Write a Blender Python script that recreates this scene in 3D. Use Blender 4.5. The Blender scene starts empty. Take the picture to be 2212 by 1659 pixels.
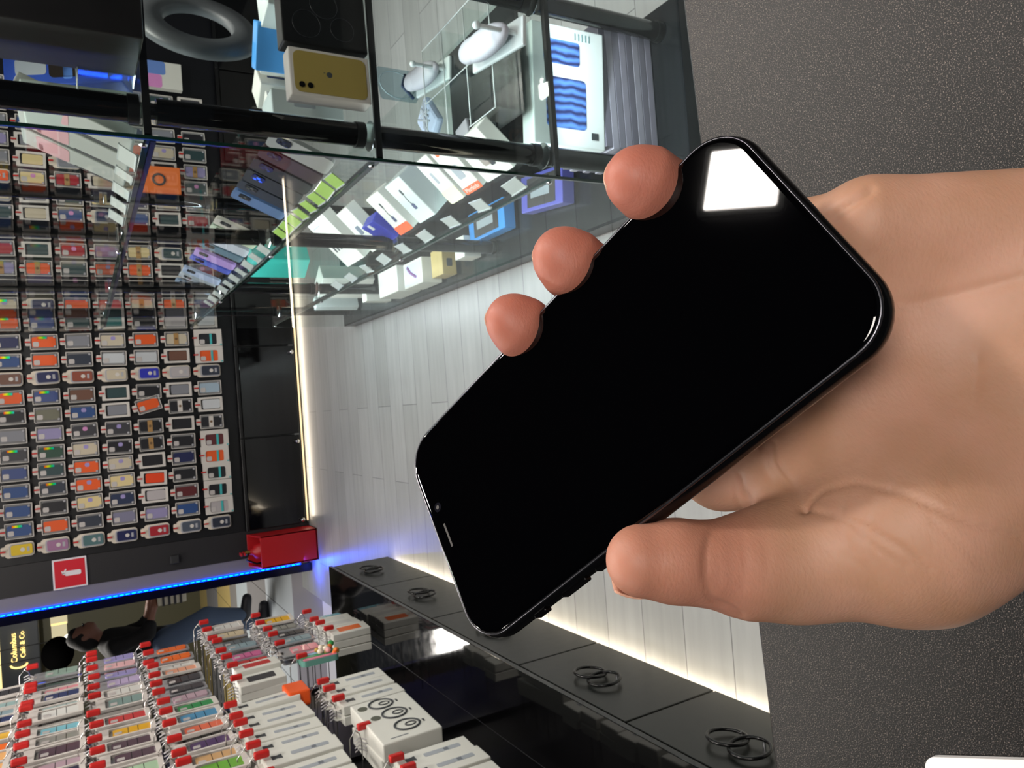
import bpy, bmesh, math, random
import numpy as np
from mathutils import Matrix, Vector
random.seed(7)
S = bpy.context.scene
COL = S.collection

# ------------------------------------------------------------------ camera
# rows: the camera's right, down and forward directions in world space
CM = np.array([[-0.07499006, -0.50004365, -0.86274726],
               [-0.99703617, 0.05250981, 0.05622806],
               [0.01718621, 0.86440677, -0.50249932]])
FPX = 1621.52
CAMZ = 1.6
cd = bpy.data.cameras.new('camera'); cam = bpy.data.objects.new('camera', cd); COL.objects.link(cam)
r, d, f = [Vector(v) for v in CM]
cam.matrix_world = Matrix(((r.x, -d.x, -f.x, 0), (r.y, -d.y, -f.y, 0), (r.z, -d.z, -f.z, CAMZ), (0, 0, 0, 1)))
cd.sensor_width = 36; cd.lens = FPX / 2212 * 36; cd.clip_start = 0.02; cd.clip_end = 60
cd.dof.use_dof = True; cd.dof.focus_distance = 0.24; cd.dof.aperture_fstop = 64
S.camera = cam
S.view_settings.view_transform = 'Standard'; S.view_settings.look = 'None'
S.view_settings.gamma = 1; S.view_settings.exposure = 0.0
S.view_settings.use_curve_mapping = False
try: S.cycles.transparent_max_bounces = 24
except Exception: pass

# ------------------------------------------------------------------ world
wd = bpy.data.worlds.new('world'); S.world = wd; wd.use_nodes = True
bg = wd.node_tree.nodes['Background']; bg.inputs[0].default_value = (0.55, 0.6, 0.7, 1); bg.inputs[1].default_value = 0.05

# ------------------------------------------------------------------ helpers
def ray(px, py):
    return CM.T @ np.array([px - 1106.0, py - 829.5, FPX])
def on_z(px, py, z): v = ray(px, py); v = v * (z - CAMZ) / v[2]; return Vector((v[0], v[1], z))
def on_y(px, py, y): v = ray(px, py); v = v * y / v[1]; return Vector((v[0], y, v[2] + CAMZ))
def on_x(px, py, x): v = ray(px, py); v = v * x / v[0]; return Vector((x, v[1], v[2] + CAMZ))
def lin(c):
    if isinstance(c, str):
        c = c.lstrip('#'); c = [int(c[i:i + 2], 16) / 255 for i in (0, 2, 4)]
    return tuple((x / 12.92 if x <= 0.04045 else ((x + 0.055) / 1.055) ** 2.4) for x in c[:3]) + (1,)

MATS = {}
def mat(name, col='#808080', rough=0.5, metal=0.0, emit=0, coat=0, spec=None, sss=0):
    if name in MATS: return MATS[name]
    m = bpy.data.materials.new(name); m.use_nodes = True
    b = m.node_tree.nodes['Principled BSDF']
    b.inputs['Base Color'].default_value = lin(col)
    b.inputs['Roughness'].default_value = rough; b.inputs['Metallic'].default_value = metal
    b.inputs['Coat Weight'].default_value = coat
    if spec is not None: b.inputs['Specular IOR Level'].default_value = spec
    if sss: b.inputs['Subsurface Weight'].default_value = sss; b.inputs['Subsurface Radius'].default_value = (0.006, 0.002, 0.001); b.inputs['Subsurface Scale'].default_value = 1
    if emit:
        b.inputs['Emission Color'].default_value = lin(col); b.inputs['Emission Strength'].default_value = emit
    # faint procedural unevenness in the gloss
    nt = m.node_tree
    n = nt.nodes.new('ShaderNodeTexNoise'); n.inputs['Scale'].default_value = 30
    tc = nt.nodes.new('ShaderNodeTexCoord'); nt.links.new(tc.outputs['Object'], n.inputs['Vector'])
    mr = nt.nodes.new('ShaderNodeMapRange'); mr.inputs['To Min'].default_value = max(0, rough - 0.04); mr.inputs['To Max'].default_value = min(1, rough + 0.04)
    nt.links.new(n.outputs['Fac'], mr.inputs['Value']); nt.links.new(mr.outputs[0], b.inputs['Roughness'])
    MATS[name] = m
    return m
def cm(hexcol, rough=0.45, coat=0.0): return mat('print_' + hexcol.strip('#') + '_%d' % (rough * 100), hexcol, rough, coat=coat)

def nodes(m): return m.node_tree, m.node_tree.nodes, m.node_tree.links, m.node_tree.nodes['Principled BSDF']

def glass_mat(name, tint, refl=0.12, dens=0.08):
    m = bpy.data.materials.new(name); m.use_nodes = True
    nt = m.node_tree; nt.nodes.clear()
    o = nt.nodes.new('ShaderNodeOutputMaterial'); t = nt.nodes.new('ShaderNodeBsdfTransparent'); t.inputs[0].default_value = lin(tint)
    g = nt.nodes.new('ShaderNodeBsdfGlossy'); g.inputs['Roughness'].default_value = 0.02
    lw = nt.nodes.new('ShaderNodeLayerWeight'); lw.inputs['Blend'].default_value = 0.5
    pw = nt.nodes.new('ShaderNodeMath'); pw.operation = 'POWER'; pw.inputs[1].default_value = 4.5; nt.links.new(lw.outputs['Facing'], pw.inputs[0])
    fr = nt.nodes.new('ShaderNodeMath'); fr.operation = 'MULTIPLY_ADD'; fr.inputs[1].default_value = 0.3; fr.inputs[2].default_value = 0.025; nt.links.new(pw.outputs[0], fr.inputs[0])
    x = nt.nodes.new('ShaderNodeMixShader')
    nt.links.new(fr.outputs[0], x.inputs[0]); nt.links.new(t.outputs[0], x.inputs[1]); nt.links.new(g.outputs[0], x.inputs[2])
    nt.links.new(x.outputs[0], o.inputs[0]); MATS[name] = m; return m

class MB:
    """collects shapes with material slots, becomes ONE mesh"""
    def __init__(s): s.v = []; s.f = []; s.mi = []; s.m = []; s.sm = []
    def slot(s, m):
        if m not in s.m: s.m.append(m)
        return s.m.index(m)
    def add(s, vs, fs, m, smooth=False, T=None):
        b = len(s.v)
        for p in vs:
            p = Vector(p)
            s.v.append(tuple(T @ p) if T is not None else tuple(p))
        k = s.slot(m)
        for q in fs: s.f.append([b + i for i in q]); s.mi.append(k); s.sm.append(smooth)
        return s
    def box(s, lo, hi, m, bev=0.0, T=None):
        lo, hi = [min(a, b) for a, b in zip(lo, hi)], [max(a, b) for a, b in zip(lo, hi)]
        if bev <= 0:
            x0, y0, z0 = lo; x1, y1, z1 = hi
            vs = [(x0, y0, z0), (x1, y0, z0), (x1, y1, z0), (x0, y1, z0), (x0, y0, z1), (x1, y0, z1), (x1, y1, z1), (x0, y1, z1)]
            return s.add(vs, [(0, 3, 2, 1), (4, 5, 6, 7), (0, 1, 5, 4), (1, 2, 6, 5), (2, 3, 7, 6), (3, 0, 4, 7)], m, False, T)
        bm = bmesh.new(); bmesh.ops.create_cube(bm, size=1)
        for v in bm.verts: v.co = Vector([lo[i] + (v.co[i] + 0.5) * (hi[i] - lo[i]) for i in range(3)])
        bev = min(bev, min(hi[i] - lo[i] for i in range(3)) * 0.45)
        bmesh.ops.bevel(bm, geom=bm.edges[:], offset=bev, segments=2, affect='EDGES', profile=0.5)
        bm.verts.index_update(); vs = [v.co.copy() for v in bm.verts]; fs = [[v.index for v in q.verts] for q in bm.faces]; bm.free()
        return s.add(vs, fs, m, False, T)
    def prism(s, pts, y0, y1, m, T=None, smooth=False):
        """outline in the XZ plane pushed through Y"""
        n = len(pts); vs = [(x, y0, z) for x, z in pts] + [(x, y1, z) for x, z in pts]
        fs = [list(range(n)), list(range(2 * n - 1, n - 1, -1))] + [(i, i + n, (i + 1) % n + n, (i + 1) % n) for i in range(n)]
        return s.add(vs, fs, m, smooth, T)
    def rrect(s, cx, cz, w, h, rad, y0, y1, m, T=None, seg=4):
        pts = rr(cx, cz, w, h, rad, seg); return s.prism(pts, y0, y1, m, T)
    def frame(s, outer, inner, y0, y1, m, T=None):
        n = len(outer); vs = [(x, y, z) for y in (y0, y1) for P in (outer, inner) for x, z in P]
        fs = []
        for i in range(n):
            j = (i + 1) % n
            fs += [(i, j, n + j, n + i), (2 * n + j, 2 * n + i, 3 * n + i, 3 * n + j), (i, 2 * n + i, 2 * n + j, j), (n + j, 3 * n + j, 3 * n + i, n + i)]
        return s.add(vs, fs, m, False, T)
    def cyl(s, a, b, r0, m, r1=None, n=12, smooth=True, T=None, caps=True):
        a, b = Vector(a), Vector(b); ax = (b - a).normalized(); r1 = r0 if r1 is None else r1
        u = ax.orthogonal().normalized(); w = ax.cross(u); vs = []
        for c, rr_ in ((a, r0), (b, r1)):
            for i in range(n):
                t = 2 * math.pi * i / n; vs.append(c + (u * math.cos(t) + w * math.sin(t)) * rr_)
        s.add(vs, [(i, (i + 1) % n, n + (i + 1) % n, n + i) for i in range(n)], m, smooth, T)
        if caps: s.add(vs, [list(range(n - 1, -1, -1)), list(range(n, 2 * n))], m, False, T)
        return s
    def tube(s, pts, rad, m, n=6, closed=False, T=None):
        pts = [Vector(p) for p in pts]; N = len(pts); vs = []; pu = None
        for i, p in enumerate(pts):
            if closed: t = (pts[(i + 1) % N] - pts[i - 1]).normalized()
            else: t = (pts[min(i + 1, N - 1)] - pts[max(i - 1, 0)]).normalized()
            u = t.orthogonal().normalized() if pu is None else (pu - t * pu.dot(t)).normalized()
            pu = u; w = t.cross(u)
            for k in range(n): a = 2 * math.pi * k / n; vs.append(p + (u * math.cos(a) + w * math.sin(a)) * rad)
        fs = []
        for i in range(N if closed else N - 1):
            j = (i + 1) % N
            for k in range(n): fs.append((i * n + k, i * n + (k + 1) % n, j * n + (k + 1) % n, j * n + k))
        if not closed: fs += [list(range(n - 1, -1, -1)), [(N - 1) * n + k for k in range(n)]]
        return s.add(vs, fs, m, True, T)
    def sphere(s, c, rad, m, T=None, n=12, sc=(1, 1, 1)):
        vs = []; fs = []
        for i in range(n + 1):
            for j in range(2 * n):
                a = math.pi * i / n; b = math.pi * j / n
                vs.append((c[0] + rad * sc[0] * math.sin(a) * math.cos(b), c[1] + rad * sc[1] * math.sin(a) * math.sin(b), c[2] + rad * sc[2] * math.cos(a)))
        for i in range(n):
            for j in range(2 * n): fs.append((i * 2 * n + j, (i + 1) * 2 * n + j, (i + 1) * 2 * n + (j + 1) % (2 * n), i * 2 * n + (j + 1) % (2 * n)))
        return s.add(vs, fs, m, True, T)
    def mesh(s, name):
        me = bpy.data.meshes.new(name); me.from_pydata(s.v, [], s.f)
        for m in s.m: me.materials.append(m)
        me.polygons.foreach_set('material_index', s.mi); me.polygons.foreach_set('use_smooth', s.sm)
        me.update(); return me
    def build(s, name, parent=None, loc=(0, 0, 0), rz=0):
        o = bpy.data.objects.new(name, s.mesh(name)); COL.objects.link(o)
        if parent is not None: o.parent = parent
        o.location = loc; o.rotation_euler = (0, 0, rz); return o
def rr(cx, cz, w, h, rad, seg=4):
    pts = []
    for sx, sz, a0 in ((1, 1, 0), (-1, 1, 90), (-1, -1, 180), (1, -1, 270)):
        for k in range(seg + 1):
            a = math.radians(a0 + 90 * k / seg)
            pts.append((cx + sx * (w / 2 - rad) + rad * math.cos(a), cz + sz * (h / 2 - rad) + rad * math.sin(a)))
    return pts
def tag(o, label, cat, group=None, kind=None):
    if label: o['label'] = label
    if cat: o['category'] = cat
    if group: o['group'] = group
    if kind: o['kind'] = kind
    return o
def empty(name, loc, rz=0, M_=None):
    o = bpy.data.objects.new(name, None); COL.objects.link(o); o.empty_display_size = 0.05
    if M_ is not None: o.matrix_world = M_
    else: o.location = loc; o.rotation_euler = (0, 0, rz)
    return o
def struct(o): o['kind'] = 'structure'; return o
def copy_tree(o, parent=None):
    c = o.copy(); COL.objects.link(c)
    if parent is not None: c.parent = parent
    for ch in list(o.children): copy_tree(ch, c)
    return c
ORD = ['', 'first', 'second', 'third', 'fourth', 'fifth', 'sixth', 'seventh', 'eighth', 'ninth', 'tenth', 'eleventh', 'twelfth', 'thirteenth', 'fourteenth', 'fifteenth', 'sixteenth', 'seventeenth', 'eighteenth', 'nineteenth', 'twentieth', 'twenty-first', 'twenty-second', 'twenty-third', 'twenty-fourth', 'twenty-fifth', 'twenty-sixth', 'twenty-seventh', 'twenty-eighth']

def text_obj(body, size, m, name, M_, parent=None, depth=0.0008, align='CENTER'):
    cu = bpy.data.curves.new('t', 'FONT'); cu.body = body; cu.size = size; cu.extrude = depth; cu.align_x = align; cu.align_y = 'CENTER'
    t = bpy.data.objects.new('t', cu); COL.objects.link(t)
    dg = bpy.context.evaluated_depsgraph_get(); me = bpy.data.meshes.new_from_object(t.evaluated_get(dg))
    bpy.data.objects.remove(t); me.materials.clear(); me.materials.append(m)
    o = bpy.data.objects.new(name, me); COL.objects.link(o); o.parent = parent; o.matrix_local = M_; return o

# ------------------------------------------------------------------ lights
def area(name, loc, sx, sy, power, col=(1, 1, 1), rot=(0, 0, 0), parent=None, spread=180):
    l = bpy.data.lights.new(name, 'AREA'); l.shape = 'RECTANGLE'; l.size = sx; l.size_y = sy; l.energy = power; l.color = col; l.spread = math.radians(spread)
    o = bpy.data.objects.new(name, l); COL.objects.link(o); o.location = loc; o.rotation_euler = rot
    if parent is not None: o.parent = parent
    return o
CEIL = 2.9
white_panel = mat('panel_diffuser', '#fff6ee', 0.5, emit=12)
panel_rim = mat('panel_rim', '#d8d8d8', 0.4)
LP = [(1.10, 0.495), (0.3, -0.95), (-1.7, 0.3), (0.0, 1.9), (1.3, 2.0), (-1.2, 2.0), (0.0, 3.4), (-0.9, 3.5), (1.2, 3.5), (2.4, 2.2), (-0.1, 4.8), (-1.3, 5.0), (1.2, 4.9), (2.5, 5.0)]
LW = [16, 16, 7, 20, 42, 21, 9, 15, 15, 12, 7, 10, 12, 14]
for i, (x, y) in enumerate(LP):
    t = empty('ceiling_light', (x, y, CEIL)); q_ = 0.62 if i == 1 else 0.18  # large panel: unseen fill added for soft light on the hand
    m_ = MB(); o_ = rr(0, 0, q_ + 0.03, q_ + 0.03, 0.015); n_ = rr(0, 0, q_, q_, 0.012)
    m_.frame(o_, n_, 0, 0.014, panel_rim, Matrix.Rotation(math.radians(-90), 4, 'X')); m_.build('rim', t)
    m_ = MB(); m_.rrect(0, 0, q_, q_, 0.012, 0.002, 0.008, white_panel, Matrix.Rotation(math.radians(-90), 4, 'X')); m_.build('diffuser', t)
    area('lamp', (0, 0, -0.016), q_ - 0.01, q_ - 0.01, LW[i], (1.0, 0.93, 0.86), (0, 0, 0), t)
    where = 'reflected in the phone screen' if i == 0 else ['', 'added as unseen soft fill for the hand', 'above the near rack corner', 'over the aisle front', 'over the glass case front', 'over the near half of the left rack', 'over the aisle middle', 'over the far half of the left rack', 'over the glass case middle', 'right of the glass case front', 'over the aisle end', 'beyond the far end of the left rack', 'over the glass case far end', 'at the far right corner'][i]
    tag(t, ('large' if i == 1 else 'small') + ' square white ceiling light ' + where, 'ceiling light', 'square ceiling lights')
#==SETTING==
# ------------------------------------------------------------------ setting
black = mat('black_laminate', '#0b0b0d', 0.35)
gloss = mat('black_gloss', '#060607', 0.06, coat=0.3)
chrome = mat('chrome', '#d8dade', 0.12, 1.0)
darkgrey = mat('dark_grey', '#26272a', 0.5)

fm = bpy.data.materials.new('floor_planks'); fm.use_nodes = True
nt, N, L, B = nodes(fm)
tc = N.new('ShaderNodeTexCoord'); br = N.new('ShaderNodeTexBrick'); L.new(tc.outputs['Object'], br.inputs['Vector'])
br.offset = 0.37; br.inputs['Scale'].default_value = 1; br.inputs['Brick Width'].default_value = 1.2; br.inputs['Row Height'].default_value = 0.2
br.inputs['Mortar Size'].default_value = 0.0018; br.inputs['Mortar Smooth'].default_value = 0.2
br.inputs['Color1'].default_value = lin('#a3a6a6'); br.inputs['Color2'].default_value = lin('#969998'); br.inputs['Mortar'].default_value = lin('#5f6163')
mp = N.new('ShaderNodeMapping'); mp.inputs['Scale'].default_value = (1.2, 12, 1); L.new(tc.outputs['Object'], mp.inputs[0])
no = N.new('ShaderNodeTexNoise'); no.inputs['Scale'].default_value = 2.2; no.inputs['Detail'].default_value = 6; L.new(mp.outputs[0], no.inputs['Vector'])
mx = N.new('ShaderNodeMix'); mx.data_type = 'RGBA'; mx.blend_type = 'MULTIPLY'; mx.inputs[0].default_value = 0.35
cr = N.new('ShaderNodeValToRGB'); cr.color_ramp.elements[0].position = 0.3; cr.color_ramp.elements[0].color = (0.55, 0.56, 0.55, 1); cr.color_ramp.elements[1].position = 0.7
L.new(no.outputs['Fac'], cr.inputs[0]); L.new(br.outputs['Color'], mx.inputs[6]); L.new(cr.outputs[0], mx.inputs[7]); L.new(mx.outputs[2], B.inputs['Base Color'])
B.inputs['Roughness'].default_value = 0.33
m_ = MB(); m_.box((-1.5, -1.5, -0.1), (4.2, 6.6, 0), fm); struct(m_.build('floor'))

# tiled floor of the passage outside: cross stripes of white, yellow and grey with a diagonal cut
om = bpy.data.materials.new('striped_tiles'); om.use_nodes = True
nt, N, L, B = nodes(om)
tc = N.new('ShaderNodeTexCoord'); sp = N.new('ShaderNodeSeparateXYZ'); L.new(tc.outputs['Object'], sp.inputs[0])
rp = N.new('ShaderNodeValToRGB'); rp.color_ramp.interpolation = 'CONSTANT'
mr = N.new('ShaderNodeMapRange'); mr.inputs['From Min'].default_value = 5; mr.inputs['From Max'].default_value = 21; L.new(sp.outputs['Y'], mr.inputs['Value']); L.new(mr.outputs[0], rp.inputs[0])
stripes = [(5, '#8e8b96'), (5.73, '#d8d8dc'), (5.94, '#8f8d98'), (7.0, '#c3cbd2'), (8.18, '#8d8b8c'), (9.2, '#b9c3c8'), (10.0, '#8b8885'), (10.5, '#c0aa6c'), (11.6, '#85858a'), (12.75, '#bfa868'), (13.7, '#858588'), (14.7, '#c6ced2'), (15.7, '#808084'), (17.0, '#c2ccd0'), (18.2, '#817f80'), (19.4, '#b8a262')]
while len(rp.color_ramp.elements) < len(stripes): rp.color_ramp.elements.new(0.5)
for e, (y, c) in zip(rp.color_ramp.elements, stripes): e.position = (y - 5) / 16; e.color = lin(c)
bk = N.new('ShaderNodeTexBrick'); bk.offset = 0; bk.inputs['Scale'].default_value = 1; bk.inputs['Brick Width'].default_value = 0.62; bk.inputs['Row Height'].default_value = 40
bk.inputs['Mortar Size'].default_value = 0.005; bk.inputs['Color1'].default_value = (1, 1, 1, 1); bk.inputs['Color2'].default_value = (1, 1, 1, 1); bk.inputs['Mortar'].default_value = (.25, .25, .25, 1)
L.new(tc.outputs['Object'], bk.inputs['Vector'])
mx = N.new('ShaderNodeMix'); mx.data_type = 'RGBA'; mx.blend_type = 'MULTIPLY'; mx.inputs[0].default_value = 1
L.new(rp.outputs[0], mx.inputs[6]); L.new(bk.outputs['Color'], mx.inputs[7]); L.new(mx.outputs[2], B.inputs['Base Color']); B.inputs['Roughness'].default_value = 0.25
m_ = MB(); m_.box((-9, 5, -0.1), (-1.5, 22, 0), om); m_.box((-1.5, 6.6, -0.1), (4.2, 22, 0), om); struct(m_.build('floor_outside'))
cmat = mat('ceiling_black', '#0c0c0d', 0.8)
m_ = MB(); m_.box((-2.2, -1.5, CEIL + 0.01), (4.2, 6.6, CEIL + 0.1), cmat); struct(m_.build('ceiling'))
m_ = MB(); m_.box((3.9, -1.5, 0), (4.0, 6.5, CEIL), mat('wall_dark', '#2c2d30', 0.7)); struct(m_.build('wall_right'))

# back wall unit
YB = 6.25
slat = bpy.data.materials.new('slat_panel'); slat.use_nodes = True
nt, N, L, B = nodes(slat); tc = N.new('ShaderNodeTexCoord'); wv = N.new('ShaderNodeTexWave'); wv.bands_direction = 'Z'; wv.inputs['Scale'].default_value = 3
L.new(tc.outputs['Object'], wv.inputs['Vector']); B.inputs['Base Color'].default_value = lin('#0b0c12'); B.inputs['Roughness'].default_value = 0.4
bp = N.new('ShaderNodeBump'); bp.inputs['Strength'].default_value = 0.2; L.new(wv.outputs['Fac'], bp.inputs['Height']); L.new(bp.outputs[0], B.inputs['Normal'])
m_ = MB(); m_.box((-0.9, YB, 0.5), (3.9, YB + 0.15, CEIL), slat); struct(m_.build('wall_back'))
greyface = mat('charcoal_fascia', '#222124', 0.45)
m_ = MB(); m_.box((-1.115, YB - 0.01, 0.0), (-0.901, YB + 0.15, CEIL), greyface); struct(m_.build('trim_1'))
satin = mat('satin_lilac_trim', '#8a8798', 0.35, 0.3)
m_ = MB(); m_.box((-1.215, YB - 0.005, 0.0), (-1.116, YB + 0.15, CEIL), satin); struct(m_.build('trim_2'))
m_ = MB(); m_.box((-1.30, YB - 0.005, 0.0), (-1.236, YB + 0.15, CEIL), mat('blue_black_gloss', '#05051c', 0.15)); struct(m_.build('trim_3'))
m_ = MB(); ledm = mat('blue_led', '#0030ff', 0.4, emit=5); ledc = mat('blue_led_core', '#00a0ff', 0.4, emit=6)
m_.box((-1.235, YB - 0.018, 0.09), (-1.216, YB + 0.01, CEIL), ledm, 0.004)
for k in range(70): m_.box((-1.2285, YB - 0.021, 0.1 + k * 0.04), (-1.2245, YB - 0.017, 0.125 + k * 0.04), ledc)
t = m_.build('led_strip'); tag(t, 'glowing blue LED strip running up the left edge of the back wall', 'LED strip')
area('glow', (-1.226, YB - 0.05, 1.2), 0.03, 2.2, 5, (0.02, 0.1, 1.0), (math.radians(-90), 0, 0), t)
lb = area('glow', (-1.2, 6.05, 0.12), 0.12, 0.12, 3.0, (0.02, 0.08, 1.0), (0, 0, 0), t)

# lower cabinets along the back wall
warm = mat('warm_led', '#ffe2b0', 0.4, emit=0.9)
for i, (x0, x1, kx) in enumerate([(-0.9, -0.17, (-0.228, -0.867)), (-0.17, 0.56, (0.501,)), (0.56, 1.3, (1.24,)), (1.3, 2.04, (1.98,)), (2.04, 2.78, (2.72,)), (2.78, 3.52, (3.46,))]):
    t = empty('low_cabinet', (x0, YB - 0.02, 0)); w = x1 - x0
    m_ = MB(); m_.box((0.002, 0, 0.07), (w - 0.002, 0.17, 0.5), black); m_.box((0, -0.03, 0.475), (w, 0.17, 0.5), black, 0.004); m_.build('body', t)
    m_ = MB(); m_.box((0.006, -0.022, 0.035), (w - 0.006, -0.001, 0.47), gloss, 0.003); dr = m_.build('door', t)
    for k in kx:
        m_ = MB(); m_.cyl((k - x0, -0.05, 0.062), (k - x0, -0.022, 0.062), 0.008, chrome); m_.sphere((k - x0, -0.052, 0.062), 0.017, chrome, n=8); m_.build('knob', dr)
    tag(t, ['glossy black low cabinet at the left end of the back wall, beside the red stand', 'glossy black low cabinet below the phone cases, second from the left end', 'glossy black low cabinet under the back wall, third from the left end', 'glossy black low cabinet under the back wall, fourth from the left end', 'glossy black low cabinet under the back wall, fifth from the left end', 'glossy black low cabinet at the right end of the back wall'][i], 'cabinet', 'low cabinets along the back wall')
m_ = MB(); m_.box((-0.88, YB - 0.05, 0.012), (3.5, YB - 0.035, 0.022), warm); t = m_.build('floor_led_strip'); tag(t, 'warm white LED strip shining on the floor under the back cabinets', 'LED strip')
area('glow', (1.3, YB - 0.07, 0.03), 4.3, 0.02, 4, (1.0, 0.85, 0.68), (math.radians(-50), 0, 0), t)

# red fire-extinguisher stand and sign
red = mat('fire_red', '#b3141c', 0.4)
t = empty('extinguisher_stand', (-1.05, YB - 0.24, 0))
m_ = MB(); m_.box((-0.125, 0, 0.0), (0.125, 0.012, 0.44), red, 0.003); m_.box((-0.125, 0.2, 0.0), (0.125, 0.212, 0.5), red, 0.003)
for s_ in (-1, 1): m_.add([(s_ * 0.125, 0, 0), (s_ * 0.125, 0.212, 0), (s_ * 0.125, 0.212, 0.5), (s_ * 0.125, 0, 0.44), (s_ * 0.113, 0, 0), (s_ * 0.113, 0.212, 0), (s_ * 0.113, 0.212, 0.5), (s_ * 0.113, 0, 0.44)], [(0, 1, 2, 3), (7, 6, 5, 4), (0, 3, 7, 4), (3, 2, 6, 7), (1, 5, 6, 2), (0, 4, 5, 1)], red)
m_.box((-0.125, 0, 0), (0.125, 0.212, 0.012), red); m_.build('housing', t)
tag(t, 'open topped red metal extinguisher stand on the floor beside the black cabinet', 'stand')
t = empty('fire_extinguisher', (-1.05, YB - 0.13, 0.012))
m_ = MB(); pr = [(0.0, 0.0), (0.07, 0.0), (0.072, 0.02), (0.072, 0.4), (0.055, 0.45), (0.025, 0.47), (0.02, 0.49), (0, 0.49)]
vs = []; n = 20
for rr_, z in pr:
    for k in range(n): a = 2 * math.pi * k / n; vs.append((rr_ * math.cos(a), rr_ * math.sin(a), z))
m_.add(vs, [(i * n + k, i * n + (k + 1) % n, (i + 1) * n + (k + 1) % n, (i + 1) * n + k) for i in range(len(pr) - 1) for k in range(n)], red, True); m_.build('cylinder', t)
m_ = MB(); m_.cyl((0, 0, 0.485), (0, 0, 0.53), 0.018, mat('brass', '#b08a4a', 0.3, 1)); m_.box((-0.012, -0.06, 0.53), (0.012, 0.02, 0.545), red, 0.003); m_.box((-0.012, -0.065, 0.555), (0.012, 0.0, 0.568), red, 0.003); m_.build('valve', t)
m_ = MB(); m_.tube([(0, -0.01, 0.5), (-0.05, -0.03, 0.52), (-0.09, -0.03, 0.45), (-0.085, -0.03, 0.3)], 0.008, black); m_.build('hose', t)
tag(t, 'red fire extinguisher with black hose standing in the red stand', 'fire extinguisher')
sc = (on_y(112, 1207, YB) + on_y(190, 1265, YB)) / 2
t = empty('fire_sign', (sc.x, YB - 0.03, sc.z))
m_ = MB(); m_.box((-0.105, 0, -0.105), (0.105, 0.016, 0.105), mat('sign_white', '#e6e3ea', 0.4), 0.002); m_.box((-0.094, -0.0015, -0.094), (0.094, 0.001, 0.094), mat('sign_red', '#d0182e', 0.4)); m_.build('plate', t)
m_ = MB(); w_ = mat('sign_white', '#e6e3ea', 0.4)
pts = rr(0.0, -0.018, 0.034, 0.1, 0.012); m_.prism(pts, -0.003, -0.0012, w_)
m_.box((-0.006, -0.003, 0.03), (0.006, -0.0012, 0.046), w_)
m_.prism([(-0.006, 0.046), (0.02, 0.052), (0.022, 0.046), (0.0, 0.04)], -0.003, -0.0012, w_)
m_.prism([(0.0, 0.036), (0.03, 0.02), (0.034, 0.025), (0.012, 0.044)], -0.003, -0.0012, w_)
m_.build('pictogram', t); tag(t, 'square red sign with white extinguisher symbol on the charcoal fascia', 'sign')
p = on_y(376, 1207, YB)
m_ = MB(); m_.box((-0.03, -0.02, -0.03), (0.03, 0.008, 0.03), darkgrey, 0.004); t = m_.build('wall_switch', loc=(p.x, YB - 0.03, p.z)); tag(t, 'small dark square switch box on the charcoal fascia above the red stand', 'switch')

# passage wall opposite, coffee shop sign
m_ = MB(); m_.box((-12, 21.5, 0), (4.2, 21.8, 3.2), mat('mall_wall', '#3b3a36', 0.7)); struct(m_.build('wall_far'))
olive = mat('shopfront_olive', '#57553f', 0.5)
m_ = MB(); m_.box((-6.5, 13.6, 0), (-1.0, 13.8, 3.4), olive); struct(m_.build('wall_outside'))
p0 = on_y(30, 1400, 13.36)
t = empty('shop_sign', (p0.x, 13.38, p0.z))
m_ = MB(); m_.box((-1.6, 0, -0.32), (1.6, 0.2, 0.28), mat('sign_grey', '#4a5058', 0.4), 0.02)
m_.box((-1.55, -0.01, 0.17), (1.55, 0.0, 0.2), mat('gold_glow', '#ffe9a0', 0.4, emit=1.2)); m_.build('board', t)
gold = mat('gold_letters', '#ffe08a', 0.4, emit=1.6)
RX = Matrix.Rotation(math.radians(90), 4, 'X')
text_obj('Columbus', 0.105, gold, 'lettering', Matrix.Translation((0.0, -0.02, 0.0)) @ RX, t, 0.01)
text_obj('Café & Co', 0.09, gold, 'lettering', Matrix.Translation((0.03, -0.02, -0.11)) @ RX, t, 0.01)
m_ = MB(); m_.tube([(-0.25 - 0.05 * math.cos(a), -0.02, -0.05 + 0.1 * math.sin(a)) for a in [k * 0.2 - 1.6 for k in range(17)]], 0.014, gold); m_.build('swoosh', t)
tag(t, 'grey shop sign with glowing gold coffee lettering across the passage', 'shop sign')
for i, (a, b) in enumerate([((108, 1335), (146, 1347)), ((110, 1349), (146, 1378))]):
    A, B_ = on_y(*a, 13.55), on_y(*b, 13.55)
    m_ = MB(); m_.box((min(A.x, B_.x), 0, min(A.z, B_.z)), (max(A.x, B_.x), 0.03, max(A.z, B_.z)), mat('cream_card', '#e9ddb4', 0.5, emit=0.5)); t = m_.build('lit_menu_board', loc=(0, 13.568, 0))
    tag(t, ['narrow cream lit panel at the right of the far shopfront', 'larger cream lit panel left of the narrow one, far shopfront'][i], 'panel', 'cream panels in the far shopfront')
p = on_y(148, 1378, 11.5)
t = empty('globe_lamp', p); m_ = MB(); m_.sphere((0, 0, 0), 0.05, mat('globe_white', '#fff8e0', 0.4, emit=6)); m_.build('globe', t)
m_ = MB(); m_.cyl((0, 0, 0.05), (0, 0, 1.0), 0.006, black); m_.build('cord', t); tag(t, 'small glowing round white lamp hanging in the far coffee shop', 'lamp')
p = on_y(125, 1412, 10.5)
t = empty('pendant_shade', p); m_ = MB(); m_.sphere((0, 0, 0), 0.17, mat('black_matte', '#030303', 1.0, spec=0.0), sc=(1.15, 1.15, 1)); m_.build('shade', t)
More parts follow.
